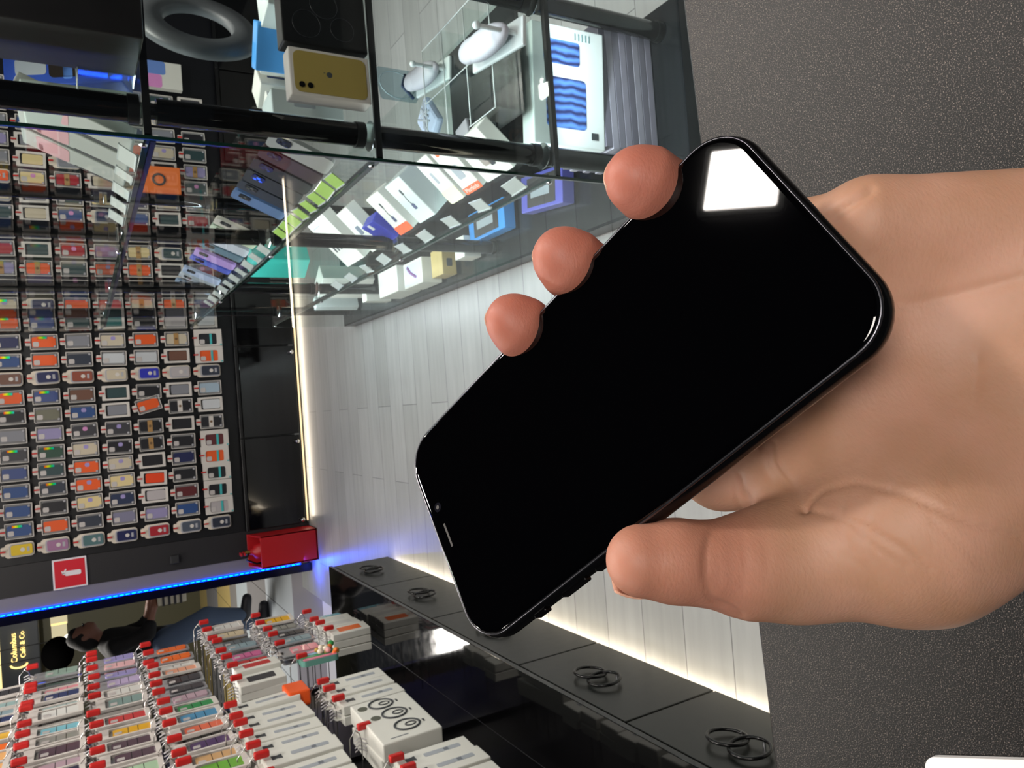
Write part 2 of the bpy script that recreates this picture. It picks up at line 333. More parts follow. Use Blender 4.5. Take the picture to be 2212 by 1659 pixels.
m_ = MB(); m_.cyl((0, 0, 0.16), (0, 0, 1.0), 0.006, black); m_.build('cord', t); tag(t, 'dark round fuzzy black pendant seen in the passage above the rack', 'lamp shade')
for k, (x, y, z, pw) in enumerate([(-3.2, 9, 3.3, 150), (-4, 15, 3.3, 170)]):
    t = empty('passage_light', (x, y, z)); m_ = MB(); m_.box((-0.6, -0.6, 0), (0.6, 0.6, 0.05), mat('passage_panel', '#fff4e4', 0.5, emit=3), 0.01); m_.build('diffuser', t)
    area('lamp', (0, 0, -0.03), 1.1, 1.1, pw, (1, 0.95, 0.88), (0, 0, 0), t); tag(t, ['large square light over the near part of the passage', 'large square light over the far part of the passage'][k], 'ceiling light')
#==FURNITURE==
# ------------------------------------------------------------------ left drawer cabinets, counter top and rack
XF = -0.9; ZT = 0.395
m_ = MB(); m_.box((-1.62, 0.4, ZT - 0.02), (XF + 0.004, 4.33, ZT), gloss, 0.002); t = m_.build('worktop'); tag(t, 'long glossy black worktop over the drawer units, reflecting the hanging packs', 'worktop')
m_ = MB(); m_.box((-1.1699, 0.4, ZT), (-1.168, 4.32, ZT + 0.001), darkgrey); j = m_.build('joint', t)
edges = [4.33, 3.66, 2.94, 2.22, 1.65, 0.95, 0.4]; hy = [4.02, 3.32, 2.62, 1.94, 1.36, 0.7]
front = mat('drawer_grey', '#1e201d', 0.3, coat=0.0); front2 = front
names_ = ['far end drawer unit beside the passage', 'second grey drawer unit from the far end', 'third grey drawer unit from the far end, hidden behind the phone', 'grey drawer unit with double ring handle left of the phone', 'grey drawer unit next to the speckled counter edge', 'nearest grey drawer unit beneath the counter edge']
wire = mat('black_wire', '#0a0a0a', 0.25)
for i in range(6):
    y1, y0 = edges[i], edges[i + 1]
    t = empty('drawer_unit', (XF, y0, 0)); h = y1 - y0
    m_ = MB(); m_.box((-0.62, 0.002, 0.1), (-0.02, h - 0.002, ZT - 0.021), black); m_.box((-0.6, 0.01, 0), (-0.1, h - 0.01, 0.1), black); m_.build('body', t)
    m_ = MB(); m_.box((-0.019, 0.004, 0.035), (0.0, h - 0.004, ZT - 0.03), front, 0.002); dr = m_.build('drawer', t)
    m_ = MB()
    for s_ in (-1, 1):
        m_.tube([(0.014 + 0.004 * s_ * math.sin(a), hy[i] - y0 + s_ * 0.036 + 0.05 * math.cos(a), 0.245 + 0.05 * math.sin(a)) for a in [2 * math.pi * k / 24 for k in range(24)]], 0.0048, wire, closed=True)
        m_.cyl((0, hy[i] - y0 + s_ * 0.036, 0.195), (0.014, hy[i] - y0 + s_ * 0.036, 0.195), 0.004, chrome, n=8)
    m_.build('handle', dr)
    tag(t, names_[i] if 'grey' in names_[i] else 'grey ' + names_[i], 'drawer unit', 'grey drawer units with ring handles')
m_ = MB(); m_.box((-1.0, 0.5, 0.012), (-0.985, 4.3, 0.03), warm); t = m_.build('plinth_led_strip'); tag(t, 'warm LED strip glowing under the grey drawer units', 'LED strip')
area('glow', (-0.965, 2.4, 0.03), 0.02, 3.8, 12, (1.0, 0.84, 0.64), (0, math.radians(-62), 0), t)

XR = -1.46
t = empty('display_rack', (XR, 2.4, ZT))
peg = bpy.data.materials.new('rack_back'); peg.use_nodes = True; nodes(peg)[3].inputs['Base Color'].default_value = lin('#18181a'); nodes(peg)[3].inputs['Roughness'].default_value = 0.4
m_ = MB(); m_.box((-0.1, -2.0, 0), (0, 1.62, 2.1), peg); m_.build('back_panel', t)
for k, y in enumerate((-1.2, -0.2, 0.72, 1.6)):
    m_ = MB(); m_.box((0.0, y - 0.02, 0), (0.02, y + 0.02, 2.1), black); m_.build('upright', t)
tag(t, 'tall black display rack full of hooks on the left worktop', 'display rack')

# ------------------------------------------------------------------ glass showcase
XC, YC, YE, XE = 0.535, 1.535, 4.72, 1.098
SZ = [0.085, 0.53, 1.0, 1.46]; TOPZ = 2.1
glass = glass_mat('clear_glass', '#fafdfc'); gedge = mat('glass_edge_green', '#0d2a22', 0.1, coat=0.5)
sc_ = empty('glass_showcase', (XC, YC, 0))
W_, D_ = XE - XC, YE - YC
m_ = MB(); m_.box((0, 0, 0.0), (W_, D_, 0.075), mat('base_black', '#101214', 0.2)); m_.build('base', sc_)
m_ = MB(); m_.box((0.0, 0.006, 0.076), (0.005, D_, TOPZ), glass); m_.build('side_pane', sc_)
m_ = MB(); m_.box((0.006, 0.0, 0.076), (W_, 0.005, TOPZ), glass); m_.build('front_pane', sc_)
m_ = MB(); m_.box((-0.0015, -0.0015, 0.07), (0.0055, 0.0055, TOPZ), gedge); m_.build('corner_edge', sc_)
m_ = MB(); m_.box((0, 0, TOPZ), (W_, D_, TOPZ + 0.04), black, 0.004); m_.build('top', sc_)
for z in SZ[1:]:
    m_ = MB(); m_.box((0.012, 0.014, z - 0.009), (W_, D_ - 0.01, z), glass); sh = m_.build('shelf', sc_)
    m_ = MB(); m_.box((0.008, 0.006, z - 0.0125), (W_, 0.0135, z + 0.001), black); m_.build('front_trim', sh)
    m_ = MB(); m_.box((0.0055, 0.006, z - 0.010), (0.0115, D_ - 0.01, z + 0.0005), gedge); m_.build('edge_trim', sh)
    for y in (0.04, 1.05, 2.1, 3.1):
        m_ = MB(); m_.sphere((0.0, y, z + 0.001), 0.008, chrome, n=6, sc=(0.6, 1, 1)); m_.build('stud', sh)
for (x, y) in ((0.62, 1.62), (1.025, 1.62), (0.62, 2.68), (1.025, 2.68), (0.62, 3.75), (1.025, 3.75), (0.62, 4.6)):
    for a, b in zip([0.075] + SZ[1:], SZ[1:] + [TOPZ]):
        m_ = MB(); m_.cyl((x - XC, y - YC, a + 0.022), (x - XC, y - YC, b - 0.03), 0.026, gloss, n=20); pl = m_.build('post', sc_)
        m_ = MB(); m_.cyl((x - XC, y - YC, a + 0.001), (x - XC, y - YC, a + 0.021), 0.029, chrome if False else black, n=20); m_.cyl((x - XC, y - YC, b - 0.016), (x - XC, y - YC, b - 0.0135), 0.034, chrome, n=20); m_.build('collar', pl)
tag(sc_, 'tall glass showcase with three glass shelves and black posts right of the aisle', 'showcase')
# light strips under the left edges of the shelves, in small black channels
cool = mat('cool_led', '#eefaff', 0.4, emit=3)
def lstrip(loc, ln, pw, along_x, label):
    t = empty('light_strip', loc, -math.pi / 2 if along_x else 0)
    m_ = MB(); m_.box((-0.009, -ln / 2, -0.012), (-0.006, ln / 2, 0), black); m_.box((-0.009, -ln / 2, -0.002), (0.006, ln / 2, 0), black); m_.build('channel', t)
    m_ = MB(); m_.box((-0.0055, -ln / 2, -0.006), (0.003, ln / 2, -0.0025), cool); m_.build('diffuser', t)
    area('glow', (0, 0, -0.009), 0.008, ln, pw, (0.86, 0.96, 1.0), (0, math.radians(-32), 0), t)
    tag(t, label, 'LED strip')
for z, pw, nm in ((SZ[1] - 0.013, 9, 'lowest glass'), (SZ[2] - 0.013, 13, 'middle'), (SZ[3] - 0.013, 4.5, 'upper')):
    lstrip((XC + 0.026, 3.15, z), 3.1, pw, False, 'cool light strip under the left edge of the %s showcase shelf' % nm)
lstrip((XC + 0.026, 3.15, TOPZ - 0.005), 3.1, 7, False, 'cool light strip under the left edge of the showcase roof')
lstrip((0.83, YC + 0.034, SZ[1] - 0.014), 0.5, 4, True, 'cool light strip behind the front edge of the lowest glass shelf')
lstrip((0.83, YC + 0.034, SZ[2] - 0.014), 0.5, 2.2, True, 'cool light strip behind the front edge of the middle showcase shelf')

# near counter
ctm = bpy.data.materials.new('speckled_laminate'); ctm.use_nodes = True
nt, N, L, B = nodes(ctm); tc = N.new('ShaderNodeTexCoord')
n1 = N.new('ShaderNodeTexNoise'); n1.inputs['Scale'].default_value = 1050; n1.inputs['Detail'].default_value = 3; L.new(tc.outputs['Object'], n1.inputs['Vector'])
c1 = N.new('ShaderNodeValToRGB'); c1.color_ramp.elements[0].position = 0.57; c1.color_ramp.elements[0].color = lin('#050404'); c1.color_ramp.elements[1].position = 0.68; c1.color_ramp.elements[1].color = lin('#756d66')
L.new(n1.outputs['Fac'], c1.inputs[0]); L.new(c1.outputs[0], B.inputs['Base Color'])
B.inputs['Roughness'].default_value = 0.34; B.inputs['Specular IOR Level'].default_value = 0.26; mm_ = N.new('ShaderNodeMapRange'); mm_.inputs['From Min'].default_value = 0.6; mm_.inputs['From Max'].default_value = 0.68; L.new(n1.outputs['Fac'], mm_.inputs['Value']); L.new(mm_.outputs[0], B.inputs['Metallic'])
b1 = N.new('ShaderNodeBump'); b1.inputs['Strength'].default_value = 0.5; b1.inputs['Distance'].default_value = 0.0006; L.new(n1.outputs['Fac'], b1.inputs['Height']); L.new(b1.outputs[0], B.inputs['Normal'])
ZC = 1.05
A, B_ = on_z(1475, 0, ZC), on_z(1675, 1659, ZC)
dx = (A - B_).normalized(); nrm = Vector((-dx.y, dx.x, 0))
t = empty('counter', ((A + B_) / 2).to_tuple()); t.rotation_euler = (0, 0, math.atan2(dx.y, dx.x))
m_ = MB(); m_.box((-1.3, -0.7, -0.035), (1.3, 0, 0), ctm, 0.002); m_.build('counter_top', t)
m_ = MB(); m_.box((-1.28, -0.62, -1.05), (1.28, -0.08, -0.036), black); m_.build('body', t)
tag(t, 'near counter with black sparkling speckled laminate top', 'counter')
p = on_z(2022, 1662, ZC); q = on_z(2212, 1680, ZC)
m_ = MB(); m_.box((-0.006, -0.16, 0.0), (0.12, 0.001, 0.006), mat('white_plastic', '#f2f0ee', 0.35), 0.0028); t = m_.build('card_tray', loc=on_z(2200, 1790, ZC) + Vector((0, 0, 0)), rz=0)
WT = t
A_ = on_z(2016, 1645, ZC); B2 = on_z(2212, 1652, ZC)
WT.location = (0, 0, ZC); WT.data = (lambda m: m.mesh('card_tray'))(MB().prism([(x, y) for x, y in []] or rr(0, 0, 0.01, 0.01, 0.001), 0, 0.001, mat('white_plastic')))
ux = (A_ - B2).normalized(); uy = Vector((-ux.y, ux.x, 0));
if (on_z(2100, 1800, ZC) - A_).dot(uy) < 0: uy = -uy
TW = Matrix(((ux.x, 0, uy.x, (A_.x)), (ux.y, 0, uy.y, (A_.y)), (0, 1, 0, 0), (0, 0, 0, 1)))
m_ = MB(); m_.rrect(-0.06, 0.06, 0.13, 0.13, 0.012, 0.0005, 0.006, mat('white_plastic'), TW, seg=6)
WT.data = m_.mesh('card_tray'); WT.location = (0, 0, ZC)
tag(WT, 'white rounded plastic corner lying on the speckled counter at the bottom right', 'tray')
#==PACKS==
# ------------------------------------------------------------------ packs on the back wall
cardw = mat('card_white', '#cfcac4', 0.5); cream = mat('card_cream', '#d9cfc0', 0.5); clearp = mat('clear_tray', '#8b8b8b', 0.2, coat=0.4); lens = mat('lens_black', '#0a0a0c', 0.1)
redtag = mat('red_clip', '#c01f1c', 0.4); silver = mat('hook_wire', '#b9b8b6', 0.25, 1.0); kraft = mat('kraft', '#a8824e', 0.7); teal = mat('teal_band', '#3fb3b4', 0.5); clearblob = mat('frosted', '#a9aab0', 0.35)
ph = mat('case_colour_placeholder', '#444444', 0.4)
def case_mesh(w, h, camisl=True, disc=False, tagc=None, band=None, small=False):
    m = MB(); m.rrect(0, 0, w, h, 0.012, -0.008, 0, ph)
    if camisl:
        isl = mat('camera_island', '#bdb8b6', 0.4)
        m.rrect(-w / 2 + 0.021, h / 2 - 0.023, 0.034, 0.036, 0.008, -0.0105, -0.008, isl)
        for a, b in ((-0.007, 0.008), (-0.007, -0.008), (0.008, 0)): m.cyl((-w / 2 + 0.021 + a, -0.0105, h / 2 - 0.023 + b), (-w / 2 + 0.021 + a, -0.0105, h / 2 - 0.023 + b), 0.0058, lens, n=8)
    if disc: m.cyl((0.0, -0.008, -0.005), (0, -0.0092, -0.005), 0.014, cardw, n=14); m.box((-0.016, -0.0085, -0.045), (0.016, -0.008, -0.03), clearblob)
    if tagc: m.rrect(w / 2 - 0.022, -0.005, 0.028, 0.03, 0.01, -0.0095, -0.008, tagc)
    if band: m.box((-w / 2 - 0.006, -0.011, -0.012), (w / 2 + 0.006, -0.008, 0.02), band); m.cyl((0, -0.011, 0.004), (0, -0.0115, 0.004), 0.01, mat('kraft_print', '#6d5233', 0.6), n=12)
    return m.mesh('phone_case')
def pack_card(kind):
    m = MB(); W, H = 0.108, 0.178
    if kind == 'K':
        m.rrect(0, -H / 2 - 0.012, W, H - 0.01, 0.006, -0.002, 0, clearp)
        m.frame(rr(0, -H / 2 - 0.012, W, H - 0.01, 0.006), rr(0, -H / 2 - 0.012, W - 0.008, H - 0.02, 0.004), -0.014, 0, cardw)
        m.rrect(0, -0.004, 0.05, 0.03, 0.008, -0.003, -0.001, cardw)
        for s in (-1, 1): m.sphere((s * 0.034, -0.012, -H + 0.012), 0.009, clearblob, n=5)
    elif kind == 'F':
        m.box((-W / 2, -0.004, -H - 0.005), (W / 2, 0, -0.012), darkgrey)
        m.frame(rr(0, -H / 2 - 0.008, W, H, 0.005), rr(0, -H / 2 - 0.01, W - 0.03, H - 0.04, 0.006), -0.018, 0, cardw)
        m.rrect(0, 0.0, 0.04, 0.024, 0.008, -0.003, -0.001, cardw)
    elif kind == 'R':
        m.rrect(0, -H / 2 - 0.01, W - 0.01, H - 0.006, 0.022, -0.006, 0, cream); m.rrect(0, -0.01, 0.06, 0.04, 0.012, -0.008, -0.001, cream)
        m.rrect(-0.002, -H / 2 - 0.02, 0.084, 0.14, 0.018, -0.012, -0.006, clearblob)
    elif kind == 'W':
        m.box((-0.064, -0.004, -0.2), (0.064, 0, -0.002), darkgrey)
        m.frame(rr(0, -0.1, 0.128, 0.2, 0.004), rr(-0.01, -0.098, 0.084, 0.13, 0.014), -0.02, 0, cardw)
        m.box((-0.06, -0.0212, -0.197), (-0.05, -0.0202, -0.185), teal); m.box((-0.058, -0.0212, -0.12), (-0.056, -0.0202, -0.05), clearblob)
    return m.mesh('pack_card')
PC = {k: pack_card(k) for k in 'KFRW'}
lil = mat('lilac_tag', '#9a8fc4', 0.4); pinkt = mat('pink_tag', '#d08cc0', 0.4)
CASES = {'k': case_mesh(0.072, 0.142), 'kl': case_mesh(0.076, 0.148, True, tagc=lil), 'kp': case_mesh(0.072, 0.142, True, tagc=pinkt), 'f': case_mesh(0.07, 0.125, False), 'r': case_mesh(0.07, 0.125, False, True), 'w': case_mesh(0.082, 0.128, True, band=None), 'b': case_mesh(0.074, 0.14, False, band=kraft), 'bw': case_mesh(0.074, 0.14, False, band=cardw)}
HM = MB(); HM.cyl((0, 0.07, 0.002), (0, -0.02, 0.002), 0.003, silver, n=6, caps=False); HM.cyl((0, 0.07, 0.012), (0, -0.024, 0.012), 0.0025, silver, n=6, caps=False)
HOOK = HM.mesh('hook_wire'); CL = MB(); CL.box((-0.005, -0.03, -0.016), (0.005, -0.016, 0.016), redtag, 0.002); CLIP = CL.mesh('red_clip')
COLN = {}
def cname(hexcol, n): COLN[hexcol] = n; return hexcol
PAL = dict(yel='#d8b818', mauve='#9d6f93', tealg='#4c6d70', navy='#1d2350', red='#a01f2c', slate='#4a5260', clr='#2a3040', blue='#2b4a80', org='#e2591e', dslate='#2f3644', lilgr='#7b7a92', lav='#8f88b0', dblue='#26324f', cream='#d8c592', lgrey='#b2acae', mar='#5c2226', black='#1a1a20', dteal='#2c4447', beige='#c3b8a2', ored='#e2441a', dgrey='#3a3a40', olive='#6c6c5c', grey='#80828a', rust='#8d4836', brown='#6c4a3c', white='#c8ccd0', royal='#2a30b0', dgreen='#2c4a3c', palebl='#9fb4c4', strp='#3c4c80', marble='#bfc4c8', teal='#2f6b6a')
PN = dict(yel='yellow', mauve='mauve', tealg='grey-teal', navy='navy', red='red', slate='slate grey', clr='dark clear', blue='blue', org='orange', dslate='dark slate', lilgr='lilac-grey', lav='lavender', dblue='dark blue', cream='cream', lgrey='light grey', mar='maroon', black='black', dteal='dark teal', beige='beige', ored='orange-red', dgrey='dark grey', olive='olive', grey='grey', rust='rust brown', brown='brown', white='white', royal='royal blue', dgreen='dark green', palebl='pale blue', strp='navy', marble='marbled white', teal='teal')
GRID = [  # columns from the left edge of the wall; each: rows from top (z 1.985) to bottom (z 0.69)
 'R.r.yel R.r.mauve R.r.tealg R.r.navy R.r.red R.r.slate R.r.clr',
 'K.k.blue K.k.org K.k.dslate K.k.lilgr K.k.lav K.k.blue W.w.lgrey',
 'K.k.blue K.k.black K.kl.cream K.kl.dblue F.f.lgrey K.k.mar W.w.black',
 'K.k.blue K.k.dslate K.kl.org K.kl.cream F.f.ored K.k.black W.w.black',
 'K.k.strp K.k.dteal K.kl.org K.kl.beige F.f.black K.k.navy W.w.org',
 'K.k.dgrey K.k.dgreen K.kl.beige K.kl.black K.b.black K.k.black W.w.mar',
 'K.k.grey K.k.lav K.kp.dgrey K.kl.dgrey K.b.black F.f.black K.bw.black',
 'K.k.black K.k.olive K.kl.blue F.f.grey K.k.org K.bw.black F.f.white',
 'K.k.org K.k.strp K.k.brown F.f.dteal K.k.black F.f.grey K.k.palebl',
 'R.r.brown R.r.navy R.r.rust R.r.beige R.r.royal R.r.lgrey R.r.clr',
 'K.k.blue K.k.org K.k.dslate K.k.marble K.k.marble F.f.brown W.w.org',
 'K.k.navy K.k.org K.k.grey K.kl.beige K.k.org K.b.beige W.w.black',
 'K.k.org K.k.strp K.k.dteal F.f.teal K.k.black K.k.lgrey F.f.white']
for c in range(14, 27):
    rowl = []
    for r_ in range(7):
        cc = random.choice(['org', 'cream', 'black', 'blue', 'dgrey', 'beige', 'navy', 'grey', 'red', 'dteal', 'lav', 'black'])
        kk = random.choice(['K.k', 'K.kl', 'F.f', 'K.k', 'K.b', 'R.r', 'K.kp'])
        rowl.append(kk + '.' + cc)
    GRID.append(' '.join(rowl))
ROWZ = [1.985, 1.770, 1.555, 1.340, 1.125, 0.91, 0.695]
KN = {'R': 'rounded card', 'K': 'clear box', 'F': 'white-framed box', 'W': 'white window box'}
NAMEK = {'R': 'rounded_case_pack', 'K': 'clear_case_box', 'F': 'framed_case_box', 'W': 'window_case_box'}
ROWN = ['one', 'two', 'three', 'four', 'five', 'six', 'seven']
glint = bpy.data.materials.new('rainbow_glint_paint'); glint.use_nodes = True  # rainbow light glints on the packs, painted as a fixed colour ramp
nt, N, L, B = nodes(glint); tc = N.new('ShaderNodeTexCoord'); sp = N.new('ShaderNodeSeparateXYZ'); L.new(tc.outputs['Object'], sp.inputs[0]); rp = N.new('ShaderNodeValToRGB')
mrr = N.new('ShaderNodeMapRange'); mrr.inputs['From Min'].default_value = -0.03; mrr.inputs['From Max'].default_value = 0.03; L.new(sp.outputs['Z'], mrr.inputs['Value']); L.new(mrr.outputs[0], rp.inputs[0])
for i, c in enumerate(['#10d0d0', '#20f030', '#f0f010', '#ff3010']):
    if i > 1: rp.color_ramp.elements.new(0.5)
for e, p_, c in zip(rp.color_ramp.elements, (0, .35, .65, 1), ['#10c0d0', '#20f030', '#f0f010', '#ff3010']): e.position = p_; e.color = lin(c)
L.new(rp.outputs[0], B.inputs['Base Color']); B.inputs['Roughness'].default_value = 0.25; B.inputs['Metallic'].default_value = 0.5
HS = MB(); HS.box((-0.008, -0.001, -0.03), (0.008, 0, 0.03), glint); GLINT = HS.mesh('painted_glint')
GLINTS = {(1, 0), (3, 1), (5, 1), (7, 0), (8, 1), (4, 1), (10, 0), (8, 0), (12, 0), (13, 0), (5, 0), (11, 1)}
nh = 0
for c, col in enumerate(GRID):
    x = -0.789 + c * 0.1295 + random.uniform(-0.004, 0.004)
    for r_, cell in enumerate(col.split()):
        kind, ck, cc = cell.split('.'); zc = ROWZ[r_] + random.uniform(-0.004, 0.004)
        top = zc + (0.105 if kind != 'W' else 0.1); tilt = random.gauss(0, 0.012)
        if (c, r_) == (7, 4): tilt = -0.26
        yy = YB - 0.045 - (0.02 if kind == 'W' else 0)
        e = bpy.data.objects.new(NAMEK[kind], PC[kind]); COL.objects.link(e); e.location = (x, yy, top); e.rotation_euler = (0, tilt, random.gauss(0, 0.02))
        cs = bpy.data.objects.new('phone_case', CASES[ck]); COL.objects.link(cs); cs.parent = e
        cs.location = ((0, -0.003, -0.1) if kind == 'K' else (0, -0.006, -0.105) if kind == 'F' else (0, -0.0125, -0.112) if kind == 'R' else (-0.01, -0.0055, -0.098))
        cs.material_slots[0].link = 'OBJECT'; cs.material_slots[0].material = cm(PAL[cc], 0.4, 0.2)
        if kind == 'W':
            b = MB(); b.box((-0.042, -0.012, -0.03), (0.042, -0.0108, -0.014), teal); bb = b.build('teal_band', cs)
        if (c, r_) in GLINTS:
            b = bpy.data.objects.new('painted_glint', GLINT); COL.objects.link(b); b.parent = e; b.location = (0.03, -0.0155, -0.09)
        cn = {'kl': ' with lilac strap', 'kp': ' with pink strap', 'b': ' with kraft band', 'bw': ' with white band'}.get(ck, '')
        tag(e, '%s case%s, %s, wall row %s from top, %s from left' % (PN[cc], cn, KN[kind], ROWN[r_], ORD[c + 1]), 'phone case', 'phone case packs on the back wall')
        if c < 27:
            hk = bpy.data.objects.new('wall_hook', HOOK); COL.objects.link(hk); hk.location = (x, yy, top - 0.004)
            k2 = bpy.data.objects.new('clip', CLIP); COL.objects.link(k2); k2.parent = hk
            tag(hk, 'metal hook with red clip, wall row %s from top, %s from left' % (ROWN[r_], ORD[c + 1]), 'hook', 'red-tipped hooks on the back wall')
#==RACKPACKS==
# ------------------------------------------------------------------ packs on the left rack (they face the aisle)
XP = -1.10
def rack_pack(kind):
    m = MB()
    if kind == 'P':
        W, H = 0.1, 0.185
        m.rrect(0, -H / 2 - 0.004, W, H, 0.005, -0.002, 0.002, clearp)
        m.frame(rr(0, -H / 2 - 0.004, W, H, 0.006), rr(0, -H / 2 - 0.012, W - 0.022, H - 0.05, 0.006), -0.012, 0.002, cardw); m.rrect(0, 0.0, 0.05, 0.036, 0.01, -0.003, 0.0, cardw)
    elif kind == 'C':
        W, H = 0.098, 0.185
        m.rrect(0, -H / 2 - 0.004, W, H, 0.01, -0.003, 0.003, mat('frost_grey', '#98999c', 0.25, coat=0.4)); m.rrect(0, 0.0, 0.04, 0.03, 0.01, -0.003, 0.0, cardw)
    elif kind == 'S':   # strap box
        W, H, D = 0.09, 0.235, 0.034
        wb = mat('white_box', '#dcdcd4', 0.4)
        m.box((-W / 2, -D, -H - 0.01), (W / 2, 0, -0.006), wb, 0.003); m.rrect(0, 0.004, 0.04, 0.03, 0.01, -D / 2 - 0.001, -D / 2, wb)
        m.rrect(0, -0.15, 0.022, 0.12, 0.005, -D - 0.0008, -D, mat('print_greyblue', '#a3a9b0', 0.5)); m.box((-0.008, -D - 0.0012, -0.17), (0.008, -D - 0.0006, -0.155), mat('print_mid', '#6f757c', 0.5))
        m.prism([(-0.014, -0.062), (0.014, -0.062), (0.009, -0.045), (0.014, -0.03), (-0.014, -0.03), (-0.009, -0.045)], -D - 0.001, -D, mat('print_dark', '#3c4044', 0.5))
    elif kind == 'T':   # tracker box with three band drawings
        W, H, D = 0.32, 0.2, 0.06; wb = mat('white_box', '#dcdcd4', 0.4); dk = mat('print_dark', '#3c4044', 0.5)
        m.box((-W / 2, -D, -H - 0.01), (W / 2, 0, -0.006), wb, 0.004)
        for i, (x, z) in enumerate(((0.11, -0.1), (0.02, -0.115), (-0.08, -0.12))):
            m.tube([(x + 0.036 * math.cos(a), -D - 0.001, z + 0.042 * math.sin(a)) for a in [2 * math.pi * k / 20 for k in range(20)]], 0.004, dk, n=4, closed=True)
            m.tube([(x + 0.012 * math.cos(a), -D - 0.001, z - 0.012 + 0.018 * math.sin(a)) for a in [2 * math.pi * k / 12 for k in range(12)]], 0.0025, dk, n=4, closed=True)
            m.box((x - 0.012, -D - 0.0012, z - 0.06), (x + 0.006, -D, z - 0.054), dk)
            if i < 2: m.cyl((x, -D - 0.0012, z + 0.066), (x, -D, z + 0.066), 0.017, mat('print_olive', '#5a5c50', 0.5), n=14)
        m.box((-0.14, -D - 0.001, -0.1), (-0.136, -D, -0.04), mat('print_mid', '#6f757c', 0.5)); m.box((W / 2, -0.04, -0.19), (W / 2 + 0.0008, -0.025, -0.175), mat('print_mid', '#6f757c'))
    elif kind == 'B':   # plain product box
        W, H, D = 0.11, 0.19, 0.034; wb = mat('white_box', '#dcdcd4', 0.4)
        m.box((-W / 2, -D, -H), (W / 2, 0, -0.006), wb, 0.003)
    return m.mesh('pack')
RP = {k: rack_pack(k) for k in 'PCSTB'}
strip = MB(); strip.rrect(0, 0, 0.062, 0.125, 0.008, -0.007, 0, ph)
for a_ in (-0.02, 0.012): strip.box((-0.031, -0.0074, a_), (0.031, -0.0068, a_ + 0.002), lens)
strip.rrect(-0.014, 0.045, 0.022, 0.024, 0.005, -0.009, -0.007, mat('camera_island', '#bdb8b6')); STRIP = strip.mesh('phone_case')
hk_ = MB()
hk_.tube([(0, 0.36, 0.01), (0, -0.005, 0.006), (0, -0.03, 0.012), (0, -0.045, 0.028)], 0.0022, silver)
hk_.tube([(0, 0.36, 0.05), (0, -0.02, 0.046), (0, -0.05, 0.02), (0, -0.055, -0.02)], 0.002, silver)
RH = hk_.mesh('rack_hook')
rc_ = MB(); rc_.box((-0.011, -0.062, -0.028), (0.011, -0.04, 0.018), redtag, 0.005); RC = rc_.mesh('red_clip')
th_ = MB()
for a_ in range(4): th_.tube([(0.0, -0.01 + a_ * 0.012, 0.03), (0.008, -0.014 + a_ * 0.012, 0.012), (-0.008, -0.006 + a_ * 0.012, -0.01)], 0.0022, mat('anti_theft_white', '#d6d4d8', 0.4))
RT = th_.mesh('white_tab')
RPAL = dict(gmint='#8fa89c', mint='#a6c4a4', dmint='#4f7a66', pink='#e0909a', navy='#2c3a66', teal='#8fb0b0', white='#d6d6d2', sky='#78bccc', gry='#8a8a84', plum='#4f3c48', mauve='#b49aa6', dnavy='#242844', purple='#4a3460', mag='#d8388c', red='#c03a3a', lilac='#9c96cc', lilp='#b8a8cc', pinkw='#e8b8bc', tealw='#7f9894', yellow='#e0aa22', green='#2f8a4e', brown='#6b5a4c', blue='#4a8ab0', coral='#d8684a', tan='#c8a070', lime='#6aa83a', salm='#e8a080', dgy='#3c3c40', org='#e86a22', peach='#e8b070', gold='#e0b030', slate='#5a646a', rose='#d06a9a', beige='#cfc0a0', cold='#8aa0a8')
RNM = dict(gmint='grey-mint', mint='mint green', dmint='dark green', pink='pink', navy='navy', teal='pale teal', white='white', sky='sky blue', gry='grey', plum='dark plum', mauve='dusty mauve', dnavy='dark navy', purple='deep purple', mag='magenta', red='red', lilac='lilac', lilp='pale lilac', pinkw='pale pink', tealw='grey-green', yellow='yellow', green='green', brown='brown', blue='light blue', coral='coral', tan='tan', lime='lime green', salm='salmon', dgy='dark grey', org='orange', peach='peach', gold='gold', slate='slate', rose='rose', beige='beige', cold='cool grey')
